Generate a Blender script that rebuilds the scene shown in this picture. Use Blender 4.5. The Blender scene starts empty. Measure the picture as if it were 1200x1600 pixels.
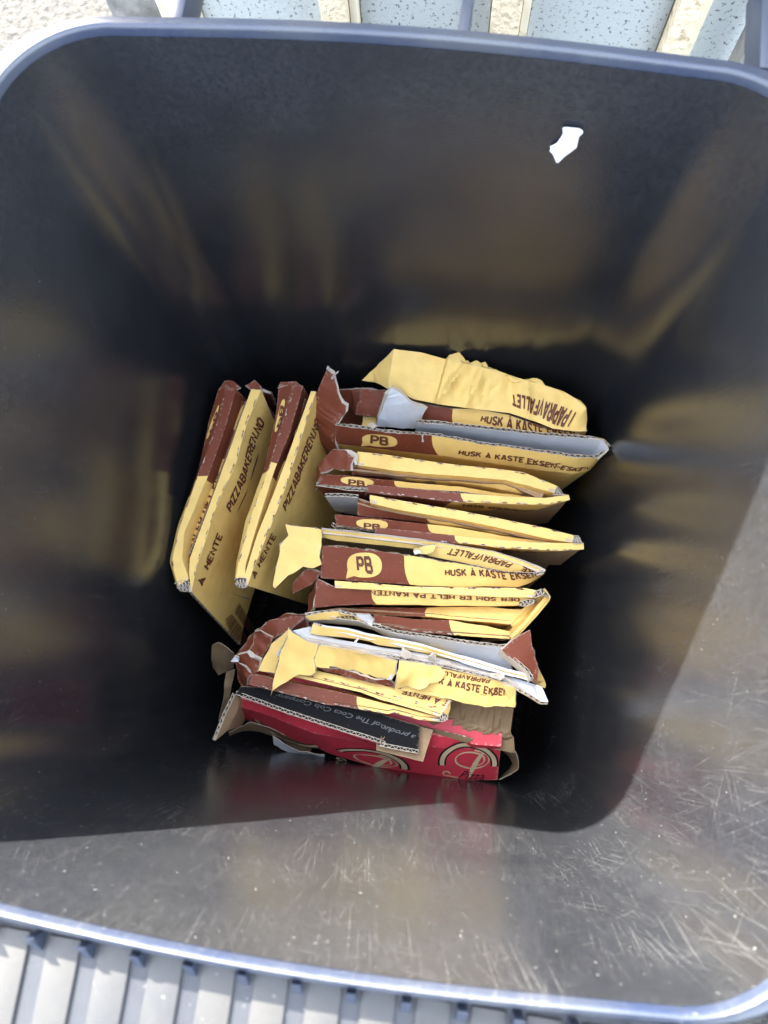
import bpy, bmesh, math, random
import numpy as np
from mathutils import Vector, Matrix, noise
random.seed(7)
scene = bpy.context.scene
C = scene.collection

# ------------------------------------------------------------------ camera
F = 1150.0                      # focal length in photograph pixels (1200 x 1600)
CAM = np.array([0.0, 0.0, 1.42])
R = np.array([[0.99027182, -0.11839835, 0.0730996],
              [0.13108152, 0.97002774, -0.20460648],
              [-0.04668357, 0.21219804, 0.97611098]])
cd = bpy.data.cameras.new('camera')
cam = bpy.data.objects.new('camera', cd); C.objects.link(cam)
M4 = Matrix([list(R[0]) + [0], list(R[1]) + [0], list(R[2]) + [0], [0, 0, 0, 1]])
M4.translation = Vector(CAM)
cam.matrix_world = M4
cd.sensor_fit = 'VERTICAL'; cd.sensor_height = 36.0; cd.lens = 36.0 * F / 1600.0
cd.clip_start = 0.02; cd.clip_end = 200
cd.dof.use_dof = True; cd.dof.focus_distance = 0.90; cd.dof.aperture_fstop = 6.5
scene.camera = cam

# ------------------------------------------------------------------ light
SUN = Vector((0.90, -1.136, -1.0)).normalized()      # direction the light travels
w = bpy.data.worlds.new('World'); scene.world = w; w.use_nodes = True
nt = w.node_tree
sky = nt.nodes.new('ShaderNodeTexSky'); sky.sky_type = 'NISHITA'; sky.sun_disc = False
sky.sun_elevation = math.asin(-SUN.z)
sky.sun_rotation = math.atan2(-SUN.x, -SUN.y)
sky.dust_density = 1.6; sky.air_density = 1.0
hsv = nt.nodes.new('ShaderNodeHueSaturation'); hsv.inputs['Saturation'].default_value = 0.50      # thin summer haze, less blue
nt.links.new(sky.outputs[0], hsv.inputs['Color']); nt.links.new(hsv.outputs[0], nt.nodes['Background'].inputs[0])
nt.nodes['Background'].inputs[1].default_value = 0.15
sl = bpy.data.lights.new('sun', 'SUN'); sl.energy = 3.1; sl.angle = math.radians(0.55); sl.color = (1.0, 0.94, 0.85)
so = bpy.data.objects.new('sun', sl); C.objects.link(so)
so.rotation_euler = SUN.to_track_quat('-Z', 'Y').to_euler()
scene.view_settings.view_transform = 'Standard'; scene.view_settings.look = 'None'
scene.view_settings.exposure = 3.85; scene.view_settings.gamma = 1.0
scene.view_settings.use_curve_mapping = False

# ------------------------------------------------------------------ measuring
REG = {'p': (0, 0, 1), 'a': (480, 530, 2.4), 'z': (240, 560, 3.477), 'l': (480, 690, 5), 'r': (690, 690, 5),
       'g': (420, 800, 5), 'h': (640, 820, 5), 'i': (330, 940, 4.2857), 'j': (590, 940, 4.2857),
       'k': (320, 1050, 4.2857), 'm': (560, 1050, 4.2857), 'c': (480, 540, 4.615), 'q': (680, 540, 4.0)}

def P(u, v, z):
    d = R @ np.array([(u - 600) / F, -(v - 800) / F, -1.0])
    return CAM + d * ((z - CAM[2]) / d[2])

def proj(p):
    c = R.T @ (np.asarray(p) - CAM)
    return np.array([600 + F * c[0] / -c[2], 800 - F * c[1] / -c[2]])

def pix(s):
    out = []; reg = REG['p']
    for tok in s.split():
        if ':' in tok:
            k, tok = tok.split(':'); reg = REG[k]
        z = None
        if '@' in tok:
            tok, z = tok.split('@'); z = float(z)
        x, y = tok.split(',')
        out.append((reg[0] + float(x) / reg[2], reg[1] + float(y) / reg[2], z))
    return out

def ln(s, z=0.54):
    """a measured line: picture points at known heights -> points in the bin"""
    return np.array([P(u, v, z if zz is None else zz) for u, v, zz in pix(s)])

def drop(line, dz, dx=0, dy=0):
    return line + np.array([dx, dy, -dz])

def resample(line, n, smooth=True):
    line = np.asarray(line, float)
    seg = np.linalg.norm(np.diff(line, axis=0), axis=1); s = np.concatenate([[0], np.cumsum(seg)])
    t = np.linspace(0, s[-1], n)
    return np.stack([np.interp(t, s, line[:, k]) for k in range(3)], 1)

def nz(p, f, seed=0.0):
    return noise.noise(Vector((p[0] * f + seed, p[1] * f - seed * 1.7, p[2] * f + seed * 0.6)))

# ------------------------------------------------------------------ materials
def mat(name):
    m = bpy.data.materials.new(name); m.use_nodes = True
    n = m.node_tree.nodes; b = n['Principled BSDF']
    return m, m.node_tree, n, m.node_tree.links, b

def mathn(n, l, op, a, b=None, c=None, clamp=False):
    x = n.new('ShaderNodeMath'); x.operation = op; x.use_clamp = clamp
    for i, v in enumerate((a, b, c)):
        if v is None: continue
        if isinstance(v, (int, float)): x.inputs[i].default_value = v
        else: l.new(v, x.inputs[i])
    return x.outputs[0]

def mixc(n, l, fac, a, b):
    x = n.new('ShaderNodeMix'); x.data_type = 'RGBA'
    if isinstance(fac, (int, float)): x.inputs[0].default_value = fac
    else: l.new(fac, x.inputs[0])
    for i, v in ((6, a), (7, b)):
        if isinstance(v, tuple): x.inputs[i].default_value = (*v, 1)
        else: l.new(v, x.inputs[i])
    return x.outputs[2]

def tex(n, l, vec, scale, detail=3, rough=0.55, kind='noise', dist=0.0):
    x = n.new('ShaderNodeTexNoise'); x.inputs['Scale'].default_value = scale
    x.inputs['Detail'].default_value = detail; x.inputs['Roughness'].default_value = rough
    x.inputs['Distortion'].default_value = dist
    if vec is not None: l.new(vec, x.inputs['Vector'])
    return x.outputs[0]

def ramp(n, l, v, a, b):
    x = n.new('ShaderNodeMapRange'); x.inputs[1].default_value = a; x.inputs[2].default_value = b
    l.new(v, x.inputs[0]); return x.outputs[0]

def card_material(name, base, printed=None, rough=0.62, wear_col=(0.58, 0.50, 0.40), wear=0.2, fibre=0.10, spec=0.35):
    m, t, n, l, b = mat(name)
    co = n.new('ShaderNodeTexCoord').outputs['Object']
    uv = n.new('ShaderNodeUVMap').outputs[0]
    f1 = tex(n, l, co, 55, 4); f2 = tex(n, l, co, 900, 2, 0.6)
    col = base
    if printed:
        at = n.new('ShaderNodeAttribute'); at.attribute_name = 'split'
        sx = n.new('ShaderNodeSeparateXYZ'); l.new(uv, sx.inputs[0])
        fr = mathn(n, l, 'FRACT', sx.outputs[1])
        bend = mathn(n, l, 'MULTIPLY', mathn(n, l, 'POWER', fr, 3.0), 0.025)
        wob = mathn(n, l, 'MULTIPLY', mathn(n, l, 'SUBTRACT', tex(n, l, co, 120, 2), 0.5), 0.004)
        lhs = mathn(n, l, 'SUBTRACT', mathn(n, l, 'ADD', sx.outputs[0], wob), bend)
        isb = mathn(n, l, 'LESS_THAN', lhs, at.outputs['Fac'])
        col = mixc(n, l, isb, base, printed)
    v1 = ramp(n, l, f1, 0.25, 0.75)
    hs = n.new('ShaderNodeHueSaturation')
    if isinstance(col, tuple): hs.inputs['Color'].default_value = (*col, 1)
    else: l.new(col, hs.inputs['Color'])
    l.new(mathn(n, l, 'ADD', mathn(n, l, 'MULTIPLY', v1, fibre * 1.6), 1.0 - fibre * 0.9), hs.inputs['Value'])
    gr = n.new('ShaderNodeMix'); gr.data_type = 'RGBA'; gr.blend_type = 'MULTIPLY'      # grease and handling stains
    l.new(mathn(n, l, 'MULTIPLY', ramp(n, l, tex(n, l, co, 17, 4, 0.6), 0.55, 0.66), 0.42), gr.inputs[0]); l.new(hs.outputs[0], gr.inputs[6]); gr.inputs[7].default_value = (0.80, 0.68, 0.52, 1)
    c2 = mixc(n, l, mathn(n, l, 'MULTIPLY', ramp(n, l, f2, 0.62, 0.72), 0.05), gr.outputs[2], wear_col)
    we = n.new('ShaderNodeAttribute'); we.attribute_name = 'wear'
    wm = mathn(n, l, 'MULTIPLY', ramp(n, l, mathn(n, l, 'ADD', mathn(n, l, 'MULTIPLY', we.outputs['Fac'], 0.22), tex(n, l, co, 260, 3)), 0.66, 0.76), wear, clamp=True)
    l.new(mixc(n, l, wm, c2, wear_col), b.inputs['Base Color'])
    b.inputs['Roughness'].default_value = rough; b.inputs['Specular IOR Level'].default_value = spec
    bp = n.new('ShaderNodeBump'); bp.inputs['Strength'].default_value = 0.25; bp.inputs['Distance'].default_value = 0.0012
    l.new(mathn(n, l, 'ADD', tex(n, l, co, 70, 4, 0.6), mathn(n, l, 'MULTIPLY', f2, 0.10)), bp.inputs['Height'])
    l.new(bp.outputs[0], b.inputs['Normal'])
    return m

YEL = (0.82, 0.560, 0.170); BRN = (0.170, 0.041, 0.018)
M = {}
M['print'] = card_material('printed_cardboard', YEL, BRN)
M['grey'] = card_material('grey_white_cardboard', (0.56, 0.57, 0.585), fibre=0.06, wear=0.25)
M['kraft'] = card_material('kraft_cardboard', (0.34, 0.225, 0.125), fibre=0.10, rough=0.8)
M['raw'] = card_material('raw_paper_edge', (0.50, 0.43, 0.34), fibre=0.16, rough=0.9, wear=0.0)
M['flute_shade'] = card_material('shaded_flute_card', (0.16, 0.11, 0.07), fibre=0.16, rough=0.9, wear=0.0)  # darkened card colour: paints the shade inside the corrugation gaps
M['black'] = card_material('black_printed_cardboard', (0.008, 0.008, 0.009), rough=0.65, spec=0.12, wear=0.2, wear_col=(0.35, 0.28, 0.2))
M['red'] = card_material('red_printed_cardboard', (0.60, 0.045, 0.070), rough=0.42, wear=0.4)
M['paper'] = card_material('kraft_paper', (0.23, 0.155, 0.085), rough=0.75, wear=0.1)
M['white'] = card_material('white_paper', (0.62, 0.63, 0.65), fibre=0.03, wear=0.0)
M['ink'] = card_material('brown_ink', (0.135, 0.042, 0.022), fibre=0.08, wear=0.25)
M['yink'] = card_material('yellow_ink', (0.80, 0.55, 0.165), fibre=0.06, wear=0.25)
M['cream'] = card_material('cream_ink', (0.62, 0.48, 0.30), fibre=0.06, wear=0.2)
M['kink'] = card_material('black_ink', (0.010, 0.009, 0.010), fibre=0.05, wear=0.15)
M['wink'] = card_material('silver_ink', (0.15, 0.15, 0.15), fibre=0.1, wear=0.0)

# ------------------------------------------------------------------ object helpers
LOC = {}
def thing(name, label, cat, loc=(0, 0, 0), group=None):
    o = bpy.data.objects.new(name, None); C.objects.link(o); o.location = loc
    o.empty_display_size = 0.05
    LOC[o.name] = Vector(loc)
    o['label'] = label; o['category'] = cat
    if group: o['group'] = group
    return o

def rootloc(o):
    while o.parent is not None: o = o.parent
    return LOC.get(o.name, Vector((0, 0, 0)))

def mesh_obj(name, verts, faces, mats, parent=None, midx=None, smooth=None, uvs=None, fattr=None, vattr=None):
    off = Vector((0, 0, 0)) if parent is None else rootloc(parent)
    me = bpy.data.meshes.new(name)
    me.from_pydata([(v[0] - off.x, v[1] - off.y, v[2] - off.z) for v in verts], [], faces)
    if isinstance(mats, str): mats = [mats]
    for m in mats: me.materials.append(M[m] if isinstance(m, str) else m)
    if midx is not None: me.polygons.foreach_set('material_index', midx)
    if uvs is not None:
        ul = me.uv_layers.new(name='UVMap')
        li = np.zeros(len(me.loops), dtype=np.int32); me.loops.foreach_get('vertex_index', li)
        ul.data.foreach_set('uv', np.asarray(uvs, dtype=np.float32)[li].ravel())
    for k, a in (fattr or {}).items():
        at = me.attributes.new(k, 'FLOAT', 'FACE'); at.data.foreach_set('value', np.asarray(a, np.float32))
    for k, a in (vattr or {}).items():
        at = me.attributes.new(k, 'FLOAT', 'POINT'); at.data.foreach_set('value', np.asarray(a, np.float32))
    me.validate()
    if smooth:
        me.shade_smooth(); me.set_sharp_from_angle(angle=math.radians(smooth))
    o = bpy.data.objects.new(name, me); C.objects.link(o)
    if parent is not None: o.parent = parent
    return o

class Surf:
    """A folded card skin: lines from back to front, resampled, with creases at each line."""
    def __init__(s, lines, n=48, amp=0.0006, freq=30, seed=0.0, wr=0.0, wrf=60, sag=0.0, sg=1.0):
        s.L = np.array([resample(x, n) for x in lines]); s.n = n; s.K = len(lines)
        s.amp = amp; s.freq = freq; s.seed = seed; s.wr = wr; s.wrf = wrf; s.sag = sag
        s.sg = sg
        rn = random.Random(int(seed * 7) + 1)
        s.creases = [(rn.uniform(0, 1), rn.uniform(0.012, 0.06), rn.choice((1, 0.7, -0.6, 0.5, -0.8)), rn.uniform(-0.10, 0.10)) for _ in range(22)]
    def raw(s, k, u, t):
        x = min(max(u, 0.0), 1.0) * (s.n - 1); i = min(int(x), s.n - 2); f = x - i
        a = s.L[k][i] * (1 - f) + s.L[k][i + 1] * f; b = s.L[k + 1][i] * (1 - f) + s.L[k + 1][i + 1] * f
        return a * (1 - t) + b * t
    def rawn(s, k, u, t):
        e = 0.02
        du = s.raw(k, min(u + e, 1), t) - s.raw(k, max(u - e, 0), t)
        dv = s.L[k + 1].mean(0) - s.L[k].mean(0)
        x = min(max(u, 0.0), 1.0) * (s.n - 1); i = int(round(x)); dv = s.L[k + 1][i] - s.L[k][i] + dv * 0.2
        nn = np.cross(dv, du); q = np.linalg.norm(nn)
        return nn / q if q > 1e-9 else np.array([0, 0, 1.0])
    def pos(s, k, u, t, off=0.0):
        p = s.raw(k, u, t); nn = s.rawn(k, u, t) * s.sg
        d = s.amp * nz(p, s.freq, s.seed) + s.amp * 0.5 * nz(p, s.freq * 2.7, s.seed + 3)
        if s.wr:
            for c_, w_, h_, sh in s.creases:
                q = abs(u + sh * (t - 0.5) - c_) / w_
                if q < 1: d += s.wr * h_ * (1 - q) * (0.45 + 0.55 * math.sin(math.pi * min(max(t, 0.0), 1.0)))
        return p + nn * (d + off)
    def uvpx(s, k, px):
        best = None; u0, t0, r = 0.5, 0.5, 0.5
        for it in range(7):
            for a in np.linspace(-1, 1, 9):
                for b in np.linspace(-1, 1, 9):
                    u = u0 + a * r; t = t0 + b * r
                    if not (-0.1 <= u <= 1.1 and -0.3 <= t <= 1.3): continue
                    q = proj(s.raw(k, u, t)); d = (q[0] - px[0]) ** 2 + (q[1] - px[1]) ** 2
                    if best is None or d < best[0]: best = (d, u, t)
            u0, t0 = best[1], best[2]; r *= 0.4
        return u0, t0

def sheet(name, surf, parent, outer='print', inner='kraft', th=0.0042, split=None, rows=6, fluted=(), jag=0.0, jagend=0.0, smooth=40, seed=1.0, raw='raw'):
    """corrugated card as real sheet: two liners, raw borders, fluting at the named borders
    fluted: subset of 'first','last','u0','u1'.  split: brown below this fraction, one per segment."""
    K = surf.K - 1; N = surf.n
    split = [-1.0] * K if split is None else ([split] * K if isinstance(split, (int, float)) else list(split))
    us = np.linspace(0, 1, N)
    rowsl = []
    for k in range(K):
        H = max(np.linalg.norm(surf.L[k].mean(0) - surf.L[k + 1].mean(0)), 1e-4); e = min(0.0022 / H, 0.3)
        ts = [0, e] + list(np.linspace(e, 1 - e, rows + 1)[1:-1]) + [1 - e]
        if k == K - 1: ts.append(1.0)
        for t in ts: rowsl.append((k, t, 1.0 if t in (0, 1.0) else 0.0))
    nr = len(rowsl)
    V = []; UV = []; WE = []; Fc = []; MI = []; SP = []
    def addside(off, flip, mi, js):
        base = len(V)
        for r, (k, t, we) in enumerate(rowsl):
            Hk = max(np.linalg.norm(surf.L[k].mean(0) - surf.L[k + 1].mean(0)), 1e-4)
            for i, u in enumerate(us):
                tt = t
                uu = u
                if jag and r == 0:
                    tt = t + max(-0.5, min(0.5, (abs(nz((u * 11, js, 0), 2.1)) * 1.6 + 0.5 * abs(nz((u * 40, js, 5), 2.0))) * jag / Hk))
                if jagend and i in (0, N - 1):
                    g = abs(nz((r * 0.9, js + 3, i), 1.3)) * jagend
                    uu = u + (g if i == 0 else -g)
                o_ = off
                V.append(surf.pos(k, uu, tt, o_)); UV.append((u, k + min(t, 0.999))); WE.append(1.0 if (we or i in (0, N - 1)) else 0.0)
        for r in range(nr - 1):
            for i in range(N - 1):
                a = base + r * N + i; q = (a, a + N, a + N + 1, a + 1)
                if (surf.sg < 0) != flip: q = q[::-1]
                Fc.append(q); MI.append(mi); SP.append(split[rowsl[r][0]])
        return base
    b0 = addside(0.0, False, 0, seed)
    b1 = addside(-th, True, 1, seed + 7.3)
    def border(idx, inward, open_):
        """idx: grid indices along the border; inward: grid index one step inside (for direction)"""
        n = len(idx)
        O = [V[b0 + i] for i in idx]; I = [V[b1 + i] for i in idx]
        if not open_:
            for a in range(n - 1):
                Fc.append((b0 + idx[a], b0 + idx[a + 1], b1 + idx[a + 1], b1 + idx[a])); MI.append(2); SP.append(-1)
            return
        lip = 0.15; dep = 0.010
        st = len(V)
        for a in range(n):
            d = V[b0 + inward[a]] - O[a]; q = np.linalg.norm(d); d = d / q if q > 1e-9 else np.array([0, 0, -1.0])
            o2 = O[a] * (1 - lip) + I[a] * lip; i2 = I[a] * (1 - lip) + O[a] * lip
            for p in (O[a], o2, o2 + d * dep, i2 + d * dep, i2, I[a]):
                V.append(p); UV.append((0, 0)); WE.append(0)
        for a in range(n - 1):
            for c in range(5):
                x = st + a * 6 + c
                Fc.append((x, x + 1, x + 7, x + 6)); MI.append((2, 3, 3, 3, 2)[c]); SP.append(-1)
        # the wavy medium
        Ol = np.array([O[a] * (1 - lip) + I[a] * lip for a in range(n)]); Il = np.array([I[a] * (1 - lip) + O[a] * lip for a in range(n)])
        D = np.array([(V[b0 + inward[a]] - O[a]) / max(np.linalg.norm(V[b0 + inward[a]] - O[a]), 1e-9) for a in range(n)])
        length = np.linalg.norm(np.diff(Ol, axis=0), axis=1).sum()
        m = max(6, int(length / 0.0075 * 6))
        x = np.linspace(0, n - 1, m)
        ip = lambda A: np.stack([np.interp(x, np.arange(n), A[:, c]) for c in range(3)], 1)
        Ow, Iw, Dw = ip(Ol), ip(Il), ip(D)
        ph = np.arange(m) / 6 * 2 * math.pi + seed
        f = 0.5 + 0.5 * np.sin(ph + 0.5 * np.sin(ph * 0.13))
        mid = Ow * (1 - f[:, None]) + Iw * f[:, None]
        st = len(V)
        for a in range(m):
            tg = mid[min(a + 1, m - 1)] - mid[max(a - 1, 0)]; sd = np.cross(tg, Dw[a]); q = np.linalg.norm(sd); sd = sd / q * 0.00028 if q > 1e-12 else sd
            j = Dw[a] * 0.0008 * random.random()
            for p in (mid[a] + sd + j, mid[a] - sd + j, mid[a] + sd + Dw[a] * 0.008, mid[a] - sd + Dw[a] * 0.008):
                V.append(p); UV.append((0, 0)); WE.append(0)
        for a in range(m - 1):
            x0 = st + a * 4
            for c1, c2 in ((0, 1), (1, 3), (2, 0)):
                Fc.append((x0 + c1, x0 + c2, x0 + 4 + c2, x0 + 4 + c1)); MI.append(2); SP.append(-1)
    top = list(range(N)); bot = [(nr - 1) * N + i for i in range(N)]
    lf = [r * N for r in range(nr)]; rt = [r * N + N - 1 for r in range(nr)]
    border(top, [i + 2 * N for i in top], 'first' in fluted)
    border(bot, [i - 2 * N for i in bot], 'last' in fluted)
    border(lf, [i + 1 for i in lf], 'u0' in fluted)
    border(rt, [i - 1 for i in rt], 'u1' in fluted)
    return mesh_obj(name, V, Fc, [outer, inner, raw, 'flute_shade'], parent, MI, smooth, UV, {'split': SP}, {'wear': WE})

def flap(name, s, z, parent, outer='print', inner='kraft', th=0.003, split=-1.0, amp=0.0015, freq=22, jag=0.0009, curl=None, sub=3, smooth=35):
    """loose torn flap with its own outline"""
    pts = ln(s, z); n = len(pts)
    ed = []
    for i in range(n):
        a, b = pts[i], pts[(i + 1) % n]; L = np.linalg.norm(b - a); m = max(1, int(L / 0.006))
        for j in range(m): ed.append(a + (b - a) * j / m)
    ed = np.array(ed)
    nn = np.zeros(3)
    for i in range(len(ed)):
        a, b = ed[i], ed[(i + 1) % len(ed)]
        nn += np.cross(a, b)
    nn /= np.linalg.norm(nn)
    if np.dot(nn, CAM - ed.mean(0)) < 0: nn = -nn
    cen = ed.mean(0)
    for i in range(len(ed)):
        d = ed[i] - cen; d /= np.linalg.norm(d)
        ed[i] = ed[i] + d * (random.random() - 0.6) * jag * 2
    bm = bmesh.new()
    vs = [bm.verts.new(p) for p in ed]
    es = [bm.edges.new((vs[i], vs[(i + 1) % len(vs)])) for i in range(len(vs))]
    bmesh.ops.triangle_fill(bm, edges=es, use_beauty=True, normal=Vector(nn))
    for _ in range(sub - 1):
        inner_e = [e for e in bm.edges if not e.is_boundary and e.calc_length() > 0.008]
        if not inner_e: break
        bmesh.ops.subdivide_edges(bm, edges=inner_e, cuts=1)
        bmesh.ops.triangulate(bm, faces=bm.faces[:])
    bm.normal_update()
    for f in bm.faces:
        if f.normal.dot(Vector(nn)) < 0: f.normal_flip()
    sd = random.random() * 50
    V0 = []
    amp = amp * 1.5; cv = random.uniform(0.6, 1.3) * 0.9 * (1 if random.random() < 0.7 else -1); ca = np.array([math.cos(sd), math.sin(sd), 0])
    for v in bm.verts:
        p = np.array(v.co); d = cv * np.dot(p - cen, ca) ** 2 + amp * nz(p, freq, sd) + amp * 0.4 * nz(p, freq * 3, sd)
        V0.append(p + nn * d)
    bm.verts.index_update()
    tris = [tuple(v.index for v in f.verts) for f in bm.faces]
    be = [(e.verts[0].index, e.verts[1].index) for e in bm.edges if e.is_boundary]
    bv = {i for e in be for i in e}
    bm.free()
    nv = len(V0); low = []
    for i, p in enumerate(V0):
        q = p - nn * th
        if i in bv and jag > 0 and outer in ('print', 'grey'):
            d = q - cen; d /= np.linalg.norm(d); q = q + d * random.random() ** 2 * 0.0026
        low.append(q)
    V = V0 + low
    Fc = list(tris) + [tuple(i + nv for i in reversed(t)) for t in tris]; MI = [0] * len(tris) + [1] * len(tris)
    for a, b in be: Fc.append((a, b, b + nv, a + nv)); MI.append(2)
    ax = pts[1] - pts[0]; ax /= np.linalg.norm(ax)
    UV = [(np.dot(p - pts[0], ax), 0.1) for p in V]
    WE = [1.0 if (i % nv) in bv else 0.0 for i in range(2 * nv)]
    return mesh_obj(name, V, Fc, [outer, inner, 'raw'], parent, MI, smooth, UV, {'split': [split] * len(Fc)}, {'wear': WE})

# ---- print: letters and marks laid on the card itself
# heavy condensed capitals drawn as strokes on a 4 x 6 grid
BLOCK = {'A': ['0,0 1.6,6 2.4,6 4,0', '0.7,1.7 3.3,1.7'], 'Å': ['0,0 1.6,4.9 2.4,4.9 4,0', '0.7,1.4 3.3,1.4', '1.7,6.75 2.3,6.75'], 'B': ['0,0 0,6 2.6,6 3.4,5.3 3.4,3.8 2.6,3.15 0,3.15', '2.6,3.15 3.7,2.4 3.7,0.8 2.8,0 0,0'],
 'D': ['0,0 0,6 2.4,6 3.7,4.8 3.7,1.2 2.4,0 0,0'], 'E': ['3.4,6 0,6 0,0 3.4,0', '0,3.1 2.9,3.1'], 'F': ['3.4,6 0,6 0,0', '0,3.1 2.9,3.1'], 'G': ['3.7,5 2.9,6 1,6 0,5 0,1 1,0 3,0 3.7,0.8 3.7,2.8 2.2,2.8'],
 'H': ['0,0 0,6', '3.7,0 3.7,6', '0,3.1 3.7,3.1'], 'I': ['0,0 0,6'], 'K': ['0,0 0,6', '3.7,6 0.3,2.7', '1.3,3.5 3.9,0'], 'L': ['0,6 0,0 3.2,0'], 'M': ['0,0 0,6 2.3,2 4.6,6 4.6,0'], 'N': ['0,0 0,6 3.7,0 3.7,6'],
 'O': ['1,0 0,1 0,5 1,6 2.8,6 3.8,5 3.8,1 2.8,0 1,0'], 'P': ['0,0 0,6 2.7,6 3.6,5.2 3.6,3.5 2.7,2.7 0,2.7'], 'R': ['0,0 0,6 2.7,6 3.6,5.2 3.6,3.7 2.7,2.9 0,2.9', '1.9,2.9 3.8,0'],
 'S': ['3.5,5 2.7,6 1,6 0.1,5.2 0.1,4.1 3.5,2.1 3.5,0.9 2.6,0 0.9,0 0,1'], 'T': ['0,6 3.8,6', '1.9,6 1.9,0'], 'U': ['0,6 0,1 1,0 2.7,0 3.7,1 3.7,6'], 'V': ['0,6 1.9,0 3.8,6'], 'Z': ['0.1,6 3.6,6 0,0 3.7,0'],
 '.': ['0,-0.3 0,0.9'], '-': ['0,2.9 1.9,2.9'], ' ': []}
_blk = {}
def block(text, wt=0.78, gap=1.15):
    if text in _blk: return _blk[text]
    vs = []; fs = []; x = wt
    for ch in text:
        st = [[tuple(map(float, q.split(','))) for q in p.split()] for p in BLOCK[ch]]
        wmax = max([q[0] for p in st for q in p], default=1.4)
        for p in st:
            pts = np.array(p) + np.array([x, 0]); n = len(pts); closed = np.allclose(pts[0], pts[-1])
            L = []; Rr = []
            for i in range(n):
                if closed and i in (0, n - 1): d0 = pts[-1] - pts[-2]; d1 = pts[1] - pts[0]
                else: d0 = pts[i] - pts[i - 1] if i else pts[1] - pts[0]; d1 = pts[i + 1] - pts[i] if i < n - 1 else d0
                d0 = d0 / np.linalg.norm(d0); d1 = d1 / np.linalg.norm(d1); t = d0 + d1; q = np.linalg.norm(t)
                t = t / q if q > 1e-6 else d1
                c = max(np.dot(t, d1), 0.55); nn = np.array([-t[1], t[0]]) * wt / c
                e = pts[i].copy()
                if not closed and i == 0: e = e - d1 * wt * (0.9 if abs(d1[0]) > 0.9 else 0.0)
                if not closed and i == n - 1: e = e + d0 * wt * (0.9 if abs(d0[0]) > 0.9 and ch in 'T-' else 0.0)
                L.append(e + nn); Rr.append(e - nn)
            b = len(vs)
            for i in range(n): vs += [tuple(L[i]), tuple(Rr[i])]
            for i in range(n - 1): fs.append((b + 2 * i, b + 2 * i + 1, b + 2 * i + 3, b + 2 * i + 2))
        x += wmax + gap + wt
    tot = x - gap
    out = [(max(v[0], 0) / tot, (v[1] + 0.3) / 6.6) for v in vs], fs
    _blk[text] = out; return out

_txt = {}
def glyphs(text, bold=0.03, shear=0.0, spacing=1.05):
    key = (text, bold, shear, spacing)
    if key in _txt: return _txt[key]
    cu = bpy.data.curves.new('letters', 'FONT'); cu.body = text; cu.offset = bold; cu.shear = shear
    cu.space_character = spacing; cu.resolution_u = 2
    o = bpy.data.objects.new('letters', cu); C.objects.link(o)
    bpy.context.view_layer.update()
    me = bpy.data.meshes.new_from_object(o.evaluated_get(bpy.context.evaluated_depsgraph_get()))
    bpy.data.objects.remove(o)
    bm = bmesh.new(); bm.from_mesh(me)
    xs = [v.co.x for v in bm.verts]; x0, x1 = min(xs), max(xs)
    cap = 0.70
    for c in np.linspace(x0, x1, 2 * len(text) + 2)[1:-1]:
        bmesh.ops.bisect_plane(bm, geom=bm.verts[:] + bm.edges[:] + bm.faces[:], plane_co=(c, 0, 0), plane_no=(1, 0, 0))
    bmesh.ops.triangulate(bm, faces=bm.faces[:])
    bm.verts.index_update()
    v = [((q.co.x - x0) / (x1 - x0), q.co.y / cap) for q in bm.verts]; f = [tuple(a.index for a in q.verts) for q in bm.faces]
    bm.free(); bpy.data.meshes.remove(me); bpy.data.curves.remove(cu)
    _txt[key] = (v, f); return v, f

def lay(name, surf, k, quad, verts, faces, m, parent, lift=0.0009):
    """quad: measured corners of the print: start of baseline, end of baseline, top end, top start"""
    q = [np.array(surf.uvpx(k, p)) for p in pix(quad)]
    V = []
    for x, y in verts:
        b = (q[0] * (1 - x) + q[1] * x) * (1 - y) + (q[3] * (1 - x) + q[2] * x) * y
        V.append(surf.pos(k, b[0], b[1], lift))
    return mesh_obj(name, V, faces, m, parent)

def text(surf, k, s, quad, m='ink', parent=None, bold=0.03, shear=0.0, lift=0.0009, spacing=1.05):
    v, f = block(s) if (shear == 0 and all(c in BLOCK for c in s)) else glyphs(s, bold, shear, spacing)
    return lay('lettering', surf, k, quad, v, f, m, parent, lift)

def bubble(surf, k, quad, parent, letters='PB', lq=None, tail=True):
    vs = [(0.5, 0.5)]; n = 40
    for i in range(n):
        a = 2 * math.pi * i / n; ca, sa = math.cos(a), math.sin(a)
        vs.append((0.5 + 0.5 * math.copysign(abs(ca) ** 0.8, ca), 0.5 + 0.5 * math.copysign(abs(sa) ** 0.8, sa)))
    fs = [(0, i + 1, (i + 1) % n + 1) for i in range(n)]
    if tail:
        vs += [(0.02, 0.32), (0.22, 0.06), (-0.03, -0.06)]; fs.append((n + 1, n + 3, n + 2))
    o = lay('speech_bubble_logo', surf, k, quad, vs, fs, 'yink', parent, 0.0004)
    if letters:
        text(surf, k, letters, lq or quad, 'ink', o, 0.036, 0, 0.0013, 0.98)
    return o

def bars(surf, k, quad, parent, n=26, m='ink', name='barcode'):
    vs = []; fs = []; x = 0.0; rnd = random.Random(len(quad) + n)
    while x < 1.0:
        wd = rnd.choice((0.012, 0.02, 0.03)); y0 = 0.0 if rnd.random() < 0.6 else 0.1
        b = len(vs); vs += [(x, y0), (min(x + wd, 1), y0), (min(x + wd, 1), 1), (x, 1)]; fs.append((b, b + 1, b + 2, b + 3)); x += wd + rnd.choice((0.012, 0.02))
    return lay(name, surf, k, quad, vs, fs, m, parent, 0.0005)

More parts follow.
